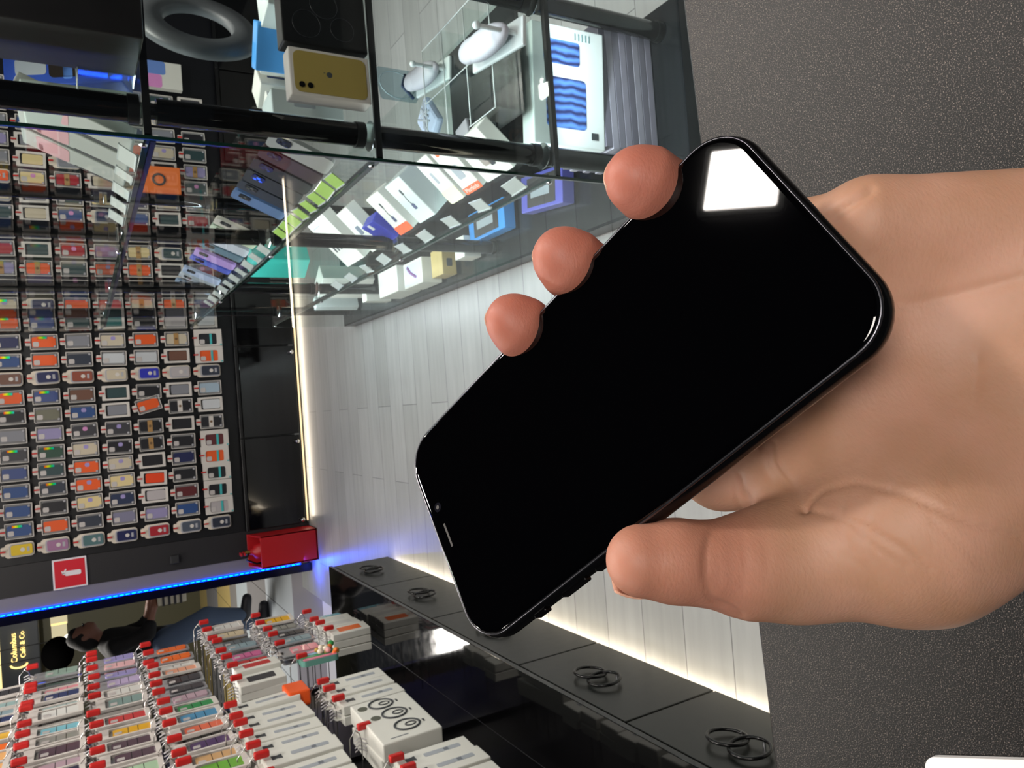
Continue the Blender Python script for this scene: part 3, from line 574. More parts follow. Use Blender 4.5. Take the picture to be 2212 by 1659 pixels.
# (row name, hook height, [(Y, kind, colours front-to-back)])
def seq(y0, step, items): return [(y0 - i * step, it) for i, it in enumerate(items) if it]
ROWS = [
 ('topmost', 2.055, seq(3.9, 0.125, ['P.dgy', 'P.teal', 'P.cold', 'P.navy', 'P.gold', 'C.org', 'P.peach', 'P.peach', 'P.tan', 'P.pinkw', 'P.pink', None, 'P.lime', 'P.mint'])),
 ('second', 1.835, seq(4.05, 0.12, ['C.gmint', None, 'P.pink', 'P.navy', 'P.teal', 'P.white', 'P.sky', 'P.gry', 'P.plum', 'P.mauve', 'P.dnavy', 'P.purple', 'P.mag', 'P.red'])),
 ('third', 1.61, seq(4.08, 0.12, ['C.lilac', 'C.pinkw', 'C.lilac', 'C.lilp', 'P.white', 'P.tealw', None, 'P.red', 'P.yellow', 'P.plum', 'P.plum', 'P.mint', 'P.mint', 'P.dmint'])),
 ('fourth', 1.385, seq(4.0, 0.12, ['C.org', 'C.org', 'P.white', 'P.salm', 'C.dgy', 'C.dgy', 'C.mauve', 'P.green', 'P.blue', 'P.coral', 'P.purple', 'P.tan', 'P.lime', 'P.pinkw', 'C.gry', 'P.lime', 'P.brown'])),
 ('fifth', 1.10, seq(4.22, 0.135, ['P.white', 'C.beige', 'C.slate', 'C.cold', 'C.rose', 'C.red', 'B.red', 'B.dgy'])),
 ('upper box', 1.175, seq(2.95, 0.1, ['S', 'S', 'S', 'S', 'S', 'S', 'S', 'S'])),
 ('sixth', 0.855, seq(4.14, 0.135, ['P.yellow', 'C.gry', 'C.dgy', 'C.cold', 'C.pink'])),
 ('lowest', 0.625, seq(4.0, 0.13, ['C.sky', 'B.white', 'B.white', 'B.org'])),
 ('lower box', 0.838, seq(2.96, 0.1, ['S', 'S', 'S']) + [(2.45, 'T')] + seq(2.18, 0.1, ['S', 'S', 'S', 'S', 'S', 'S'])),
]
for rn, hz, items in ROWS:
    for i, (y, it) in enumerate(items):
        kind = it.split('.')[0]; cc = it.split('.')[1] if '.' in it else None
        dep = {'P': 0.022, 'C': 0.02, 'S': 0.036, 'T': 0.064, 'B': 0.037}[kind]; nst = {'P': 3, 'C': 3, 'S': 2, 'T': 2, 'B': 3}[kind]
        xh = XP + random.uniform(-0.012, 0.012); zz = hz + random.uniform(-0.006, 0.006); yaw = math.pi / 2
        hk = bpy.data.objects.new('rack_hook', RH); COL.objects.link(hk); hk.location = (xh + 0.0, y, zz); hk.rotation_euler = (0, 0, yaw)
        k2 = bpy.data.objects.new('clip', RC); COL.objects.link(k2); k2.parent = hk
        k3 = bpy.data.objects.new('white_tab', RT); COL.objects.link(k3); k3.parent = hk
        tag(hk, 'metal rack hook with red clip, %s rack row, %s hook from far end' % (rn, ORD[i + 1]), 'hook', 'red-tipped hooks on the rack')
        for s in range(nst):
            e = bpy.data.objects.new({'P': 'case_pack', 'C': 'blister_case_pack', 'S': 'strap_box', 'T': 'tracker_box', 'B': 'product_box'}[kind], RP[kind]); COL.objects.link(e)
            e.location = (xh - 0.004 - s * dep, y + random.uniform(-0.004, 0.004), zz - 0.003); e.rotation_euler = (random.gauss(0, 0.01), random.gauss(0, 0.015), yaw + random.gauss(0, 0.05))
            pos = ['front one', 'second in stack', 'third in stack'][s]
            c2 = cc if s == 0 else random.choice([cc, 'white', cc]) if cc else None
            if kind in 'PC':
                cs = bpy.data.objects.new('phone_case', STRIP); COL.objects.link(cs); cs.parent = e; cs.location = (0.0, -0.0025, -0.112)
                cs.material_slots[0].link = 'OBJECT'; cs.material_slots[0].material = cm(RPAL[c2], 0.4, 0.2)
                tag(e, '%s %s on rack, %s row, %s hook from far end, %s' % (RNM[c2], 'case pack' if kind == 'P' else 'blister pack', rn, ORD[i + 1], pos), 'phone case', 'case packs on the left rack')
            elif kind == 'B':
                b = MB(); b.rrect(0.0, -0.1, 0.06, 0.11, 0.006, -0.0345, -0.033, cm(RPAL[c2], 0.4)); b.build('picture', e)
                tag(e, 'white box, %s picture, %s rack row, %s from far end, %s' % (RNM[c2], rn, ORD[i + 1], pos), 'box', 'white boxes on the left rack')
            else:
                tag(e, ('white watch strap box, %s rack row, %s hook from far end, %s' if kind == 'S' else 'wide white box with drawn wristbands, %s row, %s from far end, %s') % (rn, ORD[i + 1], pos), 'box', 'white boxes on the left rack')
p = on_x(660, 1425, -1.06)
hk = bpy.data.objects.new('rack_hook', RH); COL.objects.link(hk); hk.location = (p.x - 0.03, p.y, p.z + 0.02); hk.rotation_euler = (0, 0, math.pi / 2); k2 = bpy.data.objects.new('clip', RC); COL.objects.link(k2); k2.parent = hk
tag(hk, 'metal rack hook with red clip carrying the bag of colourful charms', 'hook', 'red-tipped hooks on the rack')
# orange box on the rack and craft bag of coloured toys
e = MB(); e.box((-0.03, -0.06, -0.08), (0.03, 0.06, 0), mat('orange_pack', '#ee5a1c', 0.4), 0.006); t = e.build('orange_pack', loc=on_x(640, 1500, -1.08) + Vector((0, 0, 0.04))); tag(t, 'small bright orange pack sticking out between the white rack boxes', 'pack')
t = empty('toy_bag', on_x(660, 1425, -1.06) + Vector((0, 0, 0.02)))
e = MB(); e.rrect(0, -0.07, 0.13, 0.16, 0.02, -0.012, 0.012, mat('bag_teal', '#6da79a', 0.25, coat=0.4), Matrix.Rotation(math.pi / 2, 4, 'Z')); e.build('bag', t)
e = MB()
for k, c_ in enumerate(('#d87a94', '#3f9a6a', '#7fb4d0', '#d080a0')): e.box((0.0125, -0.06 + k * 0.03, -0.14), (0.0145, -0.035 + k * 0.03, 0.0), cm(c_, 0.35))
e.build('coloured_strips', t)
e = MB()
for k in range(16):
    e.sphere((0.02 + random.uniform(-0.006, 0.01), random.uniform(-0.05, 0.05), -0.1 + random.uniform(-0.05, 0.03)), random.uniform(0.008, 0.015), mat('toy' + str(k % 5), ['#c8a24a', '#2f9a4c', '#e8dcc8', '#e8702c', '#e6a8a8'][k % 5], 0.4), n=5)
e.build('charms', t); tag(t, 'clear teal and pink bag with small colourful charms hanging on the rack', 'bag')
#==CASEITEMS==
# ------------------------------------------------------------------ goods in the showcase
wb = mat('white_box', '#dcdcd4', 0.4); offw = mat('pale_box', '#c9d2d0', 0.45); dk = mat('print_dark', '#3c4044', 0.5)
def ibox(name, loc, w, d_, h, yaw, body, label, cat, prints=None, tilt=0, group=None, bev=0.003):
    """box standing with its front lower left corner at loc; tilt leans the top away from its front"""
    t = bpy.data.objects.new(name, None); COL.objects.link(t); t.location = loc
    t.rotation_euler = Matrix.Rotation(math.radians(yaw), 3, 'Z').to_euler() if not tilt else (Matrix.Rotation(math.radians(yaw), 3, 'Z') @ Matrix.Rotation(math.radians(-tilt), 3, 'X')).to_euler()
    m = MB(); m.box((0, 0, 0), (w, d_, h), body, bev); m.build('carton', t)
    if prints:
        m = MB(); prints(m, w, d_, h); m.build('print', t)
    return tag(t, label, cat, group)
def pr_rect(*rs):
    def g(m, w, d_, h):
        for (x0, z0, x1, z1, mt) in rs: m.rrect((x0 + x1) / 2 * w, (z0 + z1) / 2 * h, abs(x1 - x0) * w, abs(z1 - z0) * h, min(abs(x1 - x0) * w, abs(z1 - z0) * h) * 0.2, -0.0009, 0.001, mt)
    return g
# phone boxes on the middle shelf
yb = mat('phone_yellow', '#9c8648', 0.4)
def pr_yellow(m, w, d_, h):
    m.rrect(w / 2, h / 2, w * 0.86, h * 0.9, 0.014, -0.0012, 0.001, yb)
    for z in (0.9, 0.8): m.cyl((w * 0.22, -0.003, h * z - 0.006), (w * 0.22, -0.001, h * z - 0.006), 0.0062, lens, n=14)
    m.sphere((w / 2, -0.001, h * 0.52), 0.007, dk, n=6, sc=(1, 0.1, 1)); m.sphere((w / 2 + 0.003, -0.001, h * 0.52 + 0.011), 0.003, dk, n=5, sc=(0.5, 0.1, 1))
p = on_z(804, 226, 1.0)
ibox('phone_box', p, 0.104, 0.045, 0.176, 2, mat('phone_box_white', '#c9c0bb', 0.4), 'white phone box with a pale yellow phone pictured, standing behind the front glass', 'box', pr_yellow)
def pr_lenses(m, w, d_, h):
    rg = mat('dim_ring', '#26262a', 0.25)
    for i, (x, z, r_) in enumerate(((0.3, 0.72, 0.03), (0.62, 0.5, 0.03), (0.3, 0.3, 0.026))):
        m.tube([(w * x + r_ * math.cos(a), -0.0005, h * z + r_ * math.sin(a)) for a in [2 * math.pi * k / 24 for k in range(24)]], 0.0012, rg, n=4, closed=True)
ibox('phone_box', p + Vector((0.112, 0.002, 0)), 0.15, 0.05, 0.185, 2, mat('black_carton', '#060607', 0.4), 'large black phone box with dim lens rings beside the yellow phone box', 'box', pr_lenses)
p = on_z(744, 262, 1.0)
ibox('phone_box', p, 0.06, 0.1, 0.17, 4, offw, 'plain pale grey phone box standing behind the yellow phone box', 'box', pr_rect((0.35, 0.4, 0.65, 0.7, mat('print_greyblue', '#a3a9b0', 0.5))))
for i, (px, py, w, d_, h, yaw, lb_) in enumerate([(640, 190, 0.09, 0.08, 0.1, 38, 'small white cube box with blue dash, lower one behind the yellow phone box'), (650, 120, 0.07, 0.08, 0.1, 30, 'small white cube box turned cornerwise, beside the blue card box'), (655, 235, 0.08, 0.1, 0.09, 40, 'white cornerwise box in crinkled film near the showcase side glass')]):
    ibox('small_box', on_z(px, py, 1.0), w, d_, h, yaw, wb, lb_, 'box', pr_rect((0.4, 0.25, 0.5, 0.75, mat('print_blue', '#3c4c7a', 0.5))))
ibox('card_box', on_z(672, 66, 1.0), 0.05, 0.12, 0.14, 60, mat('sky_box', '#4f9be0', 0.4), 'bright blue folded card box at the top edge of the middle shelf', 'box', pr_rect((0.2, 0.3, 0.8, 0.7, mat('print_pale', '#a8cdf0', 0.5))))
ibox('carton', on_z(690, 28, 1.0), 0.12, 0.1, 0.13, 12, offw, 'pale carton beside the bright blue card box', 'box', pr_rect((0.1, 0.5, 0.2, 0.7, mat('print_brown', '#7a5a4a', 0.5)), (0.4, 0.3, 0.8, 0.36, dk)))
# ring device on a stand
c_ = on_y(428, 56, 2.15)
t = empty('ring_lamp', (c_.x, c_.y, 1.0), math.radians(38))
m_ = MB(); R0 = 0.155; zc = c_.z - 1.0
n = 40; vs = []; prof = [(-0.036, -0.008), (-0.03, -0.016), (0.022, -0.016), (0.034, -0.004), (0.034, 0.012), (-0.036, 0.012)]
for k in range(n):
    a = 2 * math.pi * k / n
    for (q, y) in prof: vs.append(((R0 - 0.03 + q) * math.cos(a), y, zc + (R0 - 0.03 + q) * math.sin(a)))
P_ = len(prof); m_.add(vs, [(k * P_ + j, k * P_ + (j + 1) % P_, ((k + 1) % n) * P_ + (j + 1) % P_, ((k + 1) % n) * P_ + j) for k in range(n) for j in range(P_)], mat('ring_grey2', '#4a4d50', 0.5), True); m_.build('ring', t)
m_ = MB(); m_.cyl((0, 0.02, 0.0), (0, 0.02, zc - 0.1), 0.01, black); m_.box((-0.06, -0.04, 0.0), (0.06, 0.07, 0.012), black, 0.004); m_.build('stand', t)
tag(t, 'big dark grey ring shaped lamp standing on the middle showcase shelf', 'lamp')
# leaning phone cases along the left edge of the middle shelf
RZ = [(1.87, '#8a8886', 'grey'), (1.975, '#2c0f18', 'maroon'), (2.075, '#0b0b10', 'black'), (2.175, '#0e1118', 'charcoal'), (2.275, '#131a26', 'navy'), (2.375, '#4c6690', 'light blue'), (2.72, '#c9bfb2', 'beige'), (2.82, '#b9c4ac', 'pale green'), (2.96, '#b8bcc8', 'silver'), (3.08, '#5a7484', 'steel blue'), (3.24, '#a888c8', 'violet'), (3.36, '#4a58c0', 'royal blue'), (3.62, '#a8b4d0', 'pale blue'), (3.76, '#c0c6d0', 'white'), (3.92, '#8a9ab0', 'grey-blue')]
for i, (y, hc, nm) in enumerate(RZ):
    t = empty('display_case', (0.62, y, 1.002)); t.rotation_euler = (Matrix.Rotation(math.radians(-90 + random.uniform(-4, 4)), 3, 'Z') @ Matrix.Rotation(math.radians(-24), 3, 'X')).to_euler()
    m_ = MB(); m_.rrect(0, 0.082, 0.088, 0.164, 0.014, -0.003, 0.008, cm(hc, 0.55, 0.0)); m_.build('back_shell', t)
    m_ = MB(); m_.rrect(0.018, 0.128, 0.034, 0.036, 0.009, -0.006, -0.003, mat('island_dark', '#202226', 0.2))
    for a, b in ((-0.007, 0.008), (-0.007, -0.008), (0.008, 0)): m_.cyl((0.018 + a, -0.006, 0.128 + b), (0.018 + a, -0.008, 0.128 + b), 0.0055, chrome, n=8)
    m_.build('camera_ring', t)
    tag(t, '%s phone case leaning behind the price tags, %s from showcase front' % (nm, ORD[i + 1]), 'phone case', 'leaning phone cases on the middle shelf')
lime = mat('lime_tag', '#a0c850', 0.5); tagw = mat('tag_white', '#b9bfbc', 0.5); acr = mat('acrylic_rim', '#c8d0d0', 0.15)
def ptag(y, z, mt, label, group, w=0.066):
    t = empty('price_tag', (0.553, y, z + 0.001)); t.rotation_euler = (Matrix.Rotation(math.radians(-90 + random.uniform(-8, 8)), 3, 'Z') @ Matrix.Rotation(math.radians(-35), 3, 'X')).to_euler()
    m_ = MB(); m_.box((-w / 2, 0, 0), (w / 2, 0.002, 0.04), mt); m_.build('card', t)
    m_ = MB(); m_.box((-w / 2 - 0.002, -0.003, -0.001), (w / 2 + 0.002, 0.004, 0.003), acr, 0.001); m_.box((-w / 2 - 0.002, -0.0005, 0.04), (w / 2 + 0.002, 0.003, 0.042), acr); m_.build('holder', t)
    tag(t, label, 'price tag', group)
for i in range(8): ptag(1.80 + i * 0.082, 1.0, lime, 'lime green price tag on the middle shelf edge, %s from showcase front' % ORD[i + 1], 'lime green price tags')
for i in range(10): ptag(2.62 + i * 0.14, 1.0, tagw, 'white price tag on the middle shelf edge, %s after the lime green ones' % ORD[i + 1], 'white price tags on the middle shelf')
for i in range(9): ptag(1.72 + i * 0.2, 0.53, tagw, 'white price tag on the lowest glass shelf edge, %s from showcase front' % ORD[i + 1], 'white price tags on the lowest glass shelf', 0.075)
for i in range(5): ptag(1.75 + i * 0.13, 1.46, tagw, 'white price tag on the upper shelf edge, %s from showcase front' % ORD[i + 1], 'white price tags on the upper shelf', 0.07)
# leaning white boxes on the lowest glass shelf
orp = mat('print_orange', '#f0602c', 0.5); bluish = mat('print_greyblue', '#a3a9b0', 0.5); crm = mat('print_cream', '#e4e2c0', 0.5)
def mics(n_):
    def g(m, w, d_, h):
        for i in range(n_):
            x = w * (0.12 + 0.76 * (i + 0.5) / n_); m.rrect(x, h * 0.38, min(0.016, w * 0.2), h * 0.16, 0.005, -0.0009, 0.001, dk)
        m.box((w * 0.1, -0.0008, h * 0.8), (w * 0.5, 0, h * 0.82), bluish)
    return g
def seq_pr(*fs):
    def g(m, w, d_, h):
        for q in fs: q(m, w, d_, h)
    return g
def mic2(m, w, d_, h):
    m.rrect(w * 0.5, h * 0.72, 0.012, h * 0.14, 0.004, -0.001, 0.001, dk); m.tube([(w * 0.5, -0.001, h * 0.64), (w * 0.46, -0.001, h * 0.52), (w * 0.5, -0.001, h * 0.42)], 0.0012, dk, n=4); m.rrect(w * 0.5, h * 0.36, 0.02, h * 0.14, 0.005, -0.001, 0.001, mat('print_navy', '#3a4468', 0.4))
LB = [(1.74, 0.15, 0.145, 0.05, 42, seq_pr(pr_rect((0.35, 0.3, 0.65, 0.72, mat('print_taupe', '#9a9088', 0.5)), (0.55, 0.25, 0.7, 0.4, dk))), wb, 'white box with a taupe and black device pictured, first leaning box behind the front glass'),
      (1.92, 0.1, 0.165, 0.03, 44, pr_rect((0, 0.0, 1, 0.14, orp), (0.3, 0.3, 0.7, 0.6, bluish), (0.2, 0.86, 0.36, 0.94, orp)), wb, 'white box with orange lettered foot and round orange dot, second leaning box'),
      (2.04, 0.09, 0.17, 0.03, 44, pr_rect((0, 0.0, 1, 0.3, crm), (0.3, 0.45, 0.45, 0.7, bluish)), wb, 'pale blue-white box with cream lower third, leaning beside the orange footed box'),
      (2.26, 0.13, 0.17, 0.08, 44, seq_pr(mic2), offw, 'thick white box with clip microphone picture, leaning in the middle of the row'),
      (2.45, 0.12, 0.175, 0.05, 44, seq_pr(mic2, pr_rect((0.0, 0.0, 1, 0.2, orp))), wb, 'white microphone box with orange block at its foot'),
      (2.6, 0.12, 0.11, 0.05, 30, pr_rect((0.4, 0.7, 0.6, 0.95, wb)), mat('royal_box', '#3038a8', 0.4), 'royal blue box with a white tab, between the leaning white boxes'),
      (2.76, 0.12, 0.2, 0.05, 46, pr_rect((0.4, 0.4, 0.7, 0.6, mat('print_slate', '#6a7688', 0.5))), wb, 'white box with a slate device pictured, beyond the orange block box'),
      (2.98, 0.22, 0.26, 0.05, 46, mics(5), wb, 'wide white box with a row of five small microphones')]
for (y, w, h, d_, tl, pr_, bd, lb_) in LB:
    t = ibox('product_box', (0.625, y + w, 0.532), w, d_, h, -90, bd, lb_, 'box', pr_, tilt=tl)
    if 'lettered' in lb_: text_obj('Mertfodo', 0.021, wb, 'lettering', Matrix.Translation((w / 2, -0.0015, h * 0.07)) @ RX, t, 0.0003)
    m_ = MB(); m_.box((0.0, 0, 0), (0.1, w * 0.8, 0.002), acr); q = 1
m_ = None
ibox('banner_box', (0.7, 3.9, 0.532), 0.14, 0.1, 0.28, -60, mat('teal_box', '#3fbcae', 0.5), 'upright teal box beyond the wide microphone box on the lowest glass shelf', 'box')
ibox('tall_box', (0.64, 4.2, 0.086), 0.16, 0.1, 0.3, -55, wb, 'tall white box standing at the far end of the showcase floor', 'box', pr_rect((0.3, 0.5, 0.6, 0.62, mat('print_steel', '#6a8090', 0.5))))
ibox('small_box', (0.6, 4.42, 0.086), 0.05, 0.07, 0.26, -70, offw, 'pale upright box beside the tall white box at the far end', 'box')
# upper shelf
ibox('monitor_box', on_z(312, 84, 1.46) + Vector((0.0, 0, 0.001)), 0.34, 0.2, 0.27, -4, mat('black_carton', '#060607', 0.4), 'big black carton at the top corner of the upper shelf', 'box', pr_rect((0.75, 0.25, 0.95, 0.8, mat('print_khaki', '#4a4832', 0.5))))
p = on_z(305, 92, 1.46)
ibox('carton', (on_z(308, 96, 1.46).x - 0.012, 1.74, 1.461), 0.03, 0.2, 0.2, -2, mat('pale_green_grey', '#b9c4bc', 0.5), 'pale grey-green carton standing beside the big black carton', 'box')
ibox('shaver_box', (on_y(235, 172, 1.96).x, 1.96, 1.462), 0.09, 0.07, 0.26, 6, mat('shaver_blue', '#2c4fae', 0.35), 'blue box with a dark shaver pictured, leaning on the upper shelf', 'box', pr_rect((0.2, 0.1, 0.8, 0.62, mat('print_darkbrown', '#241c18', 0.3)), (0.15, 0.42, 0.85, 0.5, mat('print_sky', '#5a8ad8', 0.4)), (0.3, 0.64, 0.75, 0.9, bluish)), tilt=22)
p = Vector((on_y(280, 205, 1.72).x, 1.72, 1.46)); t = empty('clear_tray', (p.x, 1.62, 1.462))
m_ = MB(); m_.box((0, 0, 0), (0.1, 0.12, 0.004), glass); m_.box((0, 0, 0), (0.003, 0.12, 0.1), glass); m_.box((0.097, 0, 0), (0.1, 0.12, 0.1), glass); m_.box((0, 0, 0), (0.1, 0.003, 0.1), glass); m_.tube([(0, 0, 0.1), (0.1, 0, 0.1), (0.1, 0.12, 0.1), (0, 0.12, 0.1)], 0.0014, acr, n=4, closed=True); m_.build('bin', t)
tag(t, 'clear plastic bin with white slips on the upper shelf', 'bin')
m_ = MB()
for k in range(6):
    a = random.uniform(0, 3); m_.box((-0.016, -0.001, 0), (0.016, 0.001, 0.03), wb, T=Matrix.Translation((p.x + 0.03 + 0.01 * k, 1.65 + 0.01 * k, 1.468)) @ Matrix.Rotation(a, 4, 'Z') @ Matrix.Rotation(0.6, 4, 'X'))
t = m_.build('paper_slips'); tag(t, 'few crumpled white paper slips inside the clear bin', 'paper', kind='stuff')
for i, (y, lb_) in enumerate([(1.80, 'nearest of the three grey slabs with red label band on the upper shelf'), (1.93, 'middle one of the three grey slabs with red label band on the upper shelf'), (2.06, 'farthest of the three grey slabs with red label band on the upper shelf')]):
    ibox('tablet_case', (0.62, y + 0.11, 1.462), 0.108, 0.03, 0.235, -90, mat('slab_grey', '#a3a6a0', 0.3), lb_, 'tablet case', pr_rect((0.04, 0.55, 0.96, 0.86, mat('print_rose', '#b88c90', 0.4)), (0.1, 0.8, 0.5, 0.84, mat('print_darkred', '#7a1c28', 0.4)), (0.0, 0.0, 0.08, 0.5, darkgrey)), tilt=24, group='grey tablet cases on the upper shelf')
# speaker box, plush packs and acrylic dividers
def ring_pr(m, w, d_, h):
    m.box((w * 0.06, -0.0008, h * 0.1), (w * 0.94, 0, h * 0.92), mat('charcoal_print', '#3a3634', 0.5))
    for r_ in (0.024, 0.019): m.tube([(w * 0.5 + r_ * math.cos(a), -0.001, h * 0.55 + r_ * math.sin(a)) for a in [2 * math.pi * k / 20 for k in range(20)]], 0.0035, mat('copper_print', '#e8a078', 0.4), n=5, closed=True)
ibox('watch_box', on_z(1085, 322, 0.53), 0.085, 0.07, 0.1, 12, mat('silver_box', '#8c8c90', 0.35), 'silver-grey box with a copper ring pictured behind the front glass', 'box', ring_pr)
t = empty('acrylic_display', (0.75, 1.66, 0.532)); m_ = MB()
for k in range(4): m_.box((0.0, 0.14 * k, 0), (0.33, 0.14 * k + 0.003, 0.09), glass); m_.tube([(0, 0.14 * k, 0.09), (0.33, 0.14 * k, 0.09)], 0.0016, acr, n=4)
for k in range(3): m_.box((0.165 * k, 0, 0), (0.165 * k + 0.003, 0.42, 0.09), glass); m_.tube([(0.165 * k, 0, 0.09), (0.165 * k, 0.42, 0.09)], 0.0016, acr, n=4)
m_.build('dividers', t)
m_ = MB(); m_.box((0, 0, 0), (0.33, 0.42, 0.003), mat('smoked_tray', '#1c1e20', 0.25)); m_.build('tray', t)
tag(t, 'empty clear acrylic compartment display on a smoked tray, lowest glass shelf', 'display stand')
for i, (px, py, zz) in enumerate(((1050, 95, 0.626), (915, 165, 0.534))):
    p = on_z(px, py, zz + 0.04); t = empty('soft_pouch', (p.x, p.y, zz), math.radians(82))
    m_ = MB(); m_.sphere((0, 0, 0.045), 0.05, mat('pouch_grey', '#b2b2ba', 0.5), n=10, sc=(2.3, 0.75, 0.55)); m_.sphere((0.06, 0, 0.05), 0.04, mat('pouch_grey', '#b2b2ba', 0.5), n=8, sc=(1.5, 0.8, 0.6)); m_.build('pouch', t)
    m_ = MB(); m_.box((-0.13, -0.035, -0.0), (0.13, 0.035, 0.012), acr, 0.004); m_.build('card_base', t)
    m_ = MB(); m_.cyl((-0.1, 0, 0.01), (-0.1, 0, 0.12), 0.006, acr, n=8); m_.sphere((-0.1, 0, 0.12), 0.01, acr, n=6); m_.build('peg', t)
    tag(t, ['soft pale grey pouch pack beyond the acrylic display, nearer the right showcase edge', 'soft pale grey pouch pack in the middle of the lowest glass shelf'][i], 'pouch', 'soft grey pouches')
p = on_z(940, 262, 0.53); t = empty('patterned_pouch', (p.x, p.y, 0.533), math.radians(40)); m_ = MB(); m_.box((-0.07, -0.05, 0), (0.07, 0.05, 0.03), mat('pale_blue_print', '#b8c4dc', 0.5), 0.012)
for k in range(12): m_.cyl((random.uniform(-.055, .055), random.uniform(-.04, .04), 0.03), (0, 0, 0.0) if False else (random.uniform(-.055, .055), random.uniform(-.04, .04), 0.0306), 0.004, mat('print_greyblue', '#a3a9b0'), n=6)
m_.build('pouch', t); tag(t, 'pale blue patterned pouch lying beside the silver-grey copper ring box', 'pouch')
for i, (px, py, rz_) in enumerate(((900, 190, 20),)):
    p = on_z(px, py, 0.53); t = empty('clear_bag', (p.x, p.y, 0.532), math.radians(rz_)); m_ = MB(); m_.rrect(0, 0.07, 0.12, 0.13, 0.01, -0.01, 0.01, glass_mat('bag_film', '#dbe6ea')); m_.tube([(0.058 * math.cos(a), 0, 0.07 + 0.062 * math.sin(a)) for a in [2 * math.pi * k / 16 for k in range(16)]], 0.002, acr, n=4, closed=True); m_.build('film', t)
    m_ = MB(); m_.tube([(-0.05, 0, 0.02), (0, 0, 0.05), (0.05, 0, 0.03)], 0.006, mat('blue_strap', '#2e3c5c', 0.5), n=6); m_.build('strap', t); tag(t, 'clear bag with dark blue strap on the lowest glass shelf', 'bag')
# showcase floor
for k in range(8):  # streaky reflection of the tablet box, built as a stack of tinted slabs
    g = ['#8e8a98', '#7a7784', '#9a97a4', '#6e6b78'][k % 4]
    ibox('reflection_slab', (0.68 + 0.004 * (k % 2), 1.66, 0.0765 + k * 0.0242), 0.36, 0.22, 0.0235, 0, cm(g, 0.35), 'lilac-grey slab imitating the tablet box reflection, %s from the bottom of its stack' % ORD[k + 1], 'box', group='lilac-grey slabs imitating the tablet box reflection', bev=0.002)
def pr_tab(m, w, d_, h):
    b1 = bpy.data.materials.new('screen_waves'); b1.use_nodes = True; nt, N, L, B = nodes(b1)
    tc = N.new('ShaderNodeTexCoord'); wv = N.new('ShaderNodeTexWave'); wv.inputs['Scale'].default_value = 14; wv.inputs['Distortion'].default_value = 4; L.new(tc.outputs['Object'], wv.inputs['Vector'])
    r_ = N.new('ShaderNodeValToRGB'); r_.color_ramp.elements[0].color = lin('#23295c'); r_.color_ramp.elements[1].color = lin('#5c8ce0'); L.new(wv.outputs['Fac'], r_.inputs[0]); L.new(r_.outputs[0], B.inputs['Base Color'])
    m.rrect(w * 0.36, h * 0.55, w * 0.42, h * 0.56, 0.012, -0.001, 0.001, b1); m.rrect(w * 0.78, h * 0.6, w * 0.2, h * 0.5, 0.01, -0.001, 0.001, b1)
    m.box((w * 0.08, -0.001, h * 0.1), (w * 0.14, 0, h * 0.2), dk)
    for k in range(5): m.box((w * 0.9, -0.001, h * (0.2 + 0.05 * k)), (w * 0.96, 0, h * (0.215 + 0.05 * k)), mat('print_teal_grey', '#7e9a9c', 0.5))
ibox('tablet_box', (0.672, 1.665, 0.271), 0.32, 0.06, 0.235, -5, mat('tablet_box_white', '#e4ebea', 0.4), 'large white tablet box with blue wave screens on top of the reflection slabs', 'box', pr_tab)
def pr_cam(m, w, d_, h): m.box((w * 0.1, d_ * 0.16, h), (w * 0.9, d_ * 0.84, h + 0.001), mat('charcoal_print', '#3a3634', 0.5)); m.box((w * 0.35, d_ * 0.3, h + 0.001), (w * 0.62, d_ * 0.75, h + 0.0016), mat('print_silver', '#9aa4aa', 0.4))
ibox('cable_box', on_z(1130, 497, 0.085) + Vector((0.02, 0.05, 0)), 0.12, 0.3, 0.05, 0, mat('azure_box', '#3f8fd8', 0.4), 'azure blue flat box with dark label lying by the showcase side glass', 'box', pr_cam)
ibox('cable_box', on_z(1250, 455, 0.085) + Vector((0.03, 0.02, 0)), 0.13, 0.27, 0.05, -6, mat('violet_box', '#5a5cb4', 0.4), 'violet blue flat box with dark label nearest the showcase corner', 'box', pr_cam)
ibox('earbud_box', (0.6, 2.78, 0.086), 0.09, 0.09, 0.08, 0, wb, 'small white box just beyond the azure box', 'box')
ibox('goods_box', (0.57, 3.02, 0.086), 0.12, 0.12, 0.07, 0, mat('gold_carton', '#b8a268', 0.5), 'gold-brown carton between the azure box and the picture box', 'box', pr_rect((0.3, 0.3, 0.6, 0.7, dk)))
def pr_pic(m, w, d_, h): m.box((w * 0.08, d_ * 0.06, h), (w * 0.92, d_ * 0.94, h + 0.001), mat('print_pale_violet', '#c4c8e8', 0.5)); m.tube([(w * 0.3, d_ * 0.3, h + 0.001), (w * 0.55, d_ * 0.6, h + 0.001), (w * 0.8, d_ * 0.75, h + 0.001)], 0.008, mat('print_magenta', '#8a5a90', 0.5), n=4)
ibox('goods_box', (0.56, 3.18, 0.086), 0.12, 0.22, 0.1, 0, wb, 'white box with violet picture on top, on the showcase floor', 'box', pr_pic)
ibox('goods_box', (0.56, 3.44, 0.086), 0.13, 0.26, 0.12, 0, wb, 'big plain white box beyond the violet picture box', 'box')
ibox('goods_box', (0.57, 3.84, 0.086), 0.06, 0.07, 0.14, 0, wb, 'narrow upright white box beyond the big plain one', 'box')
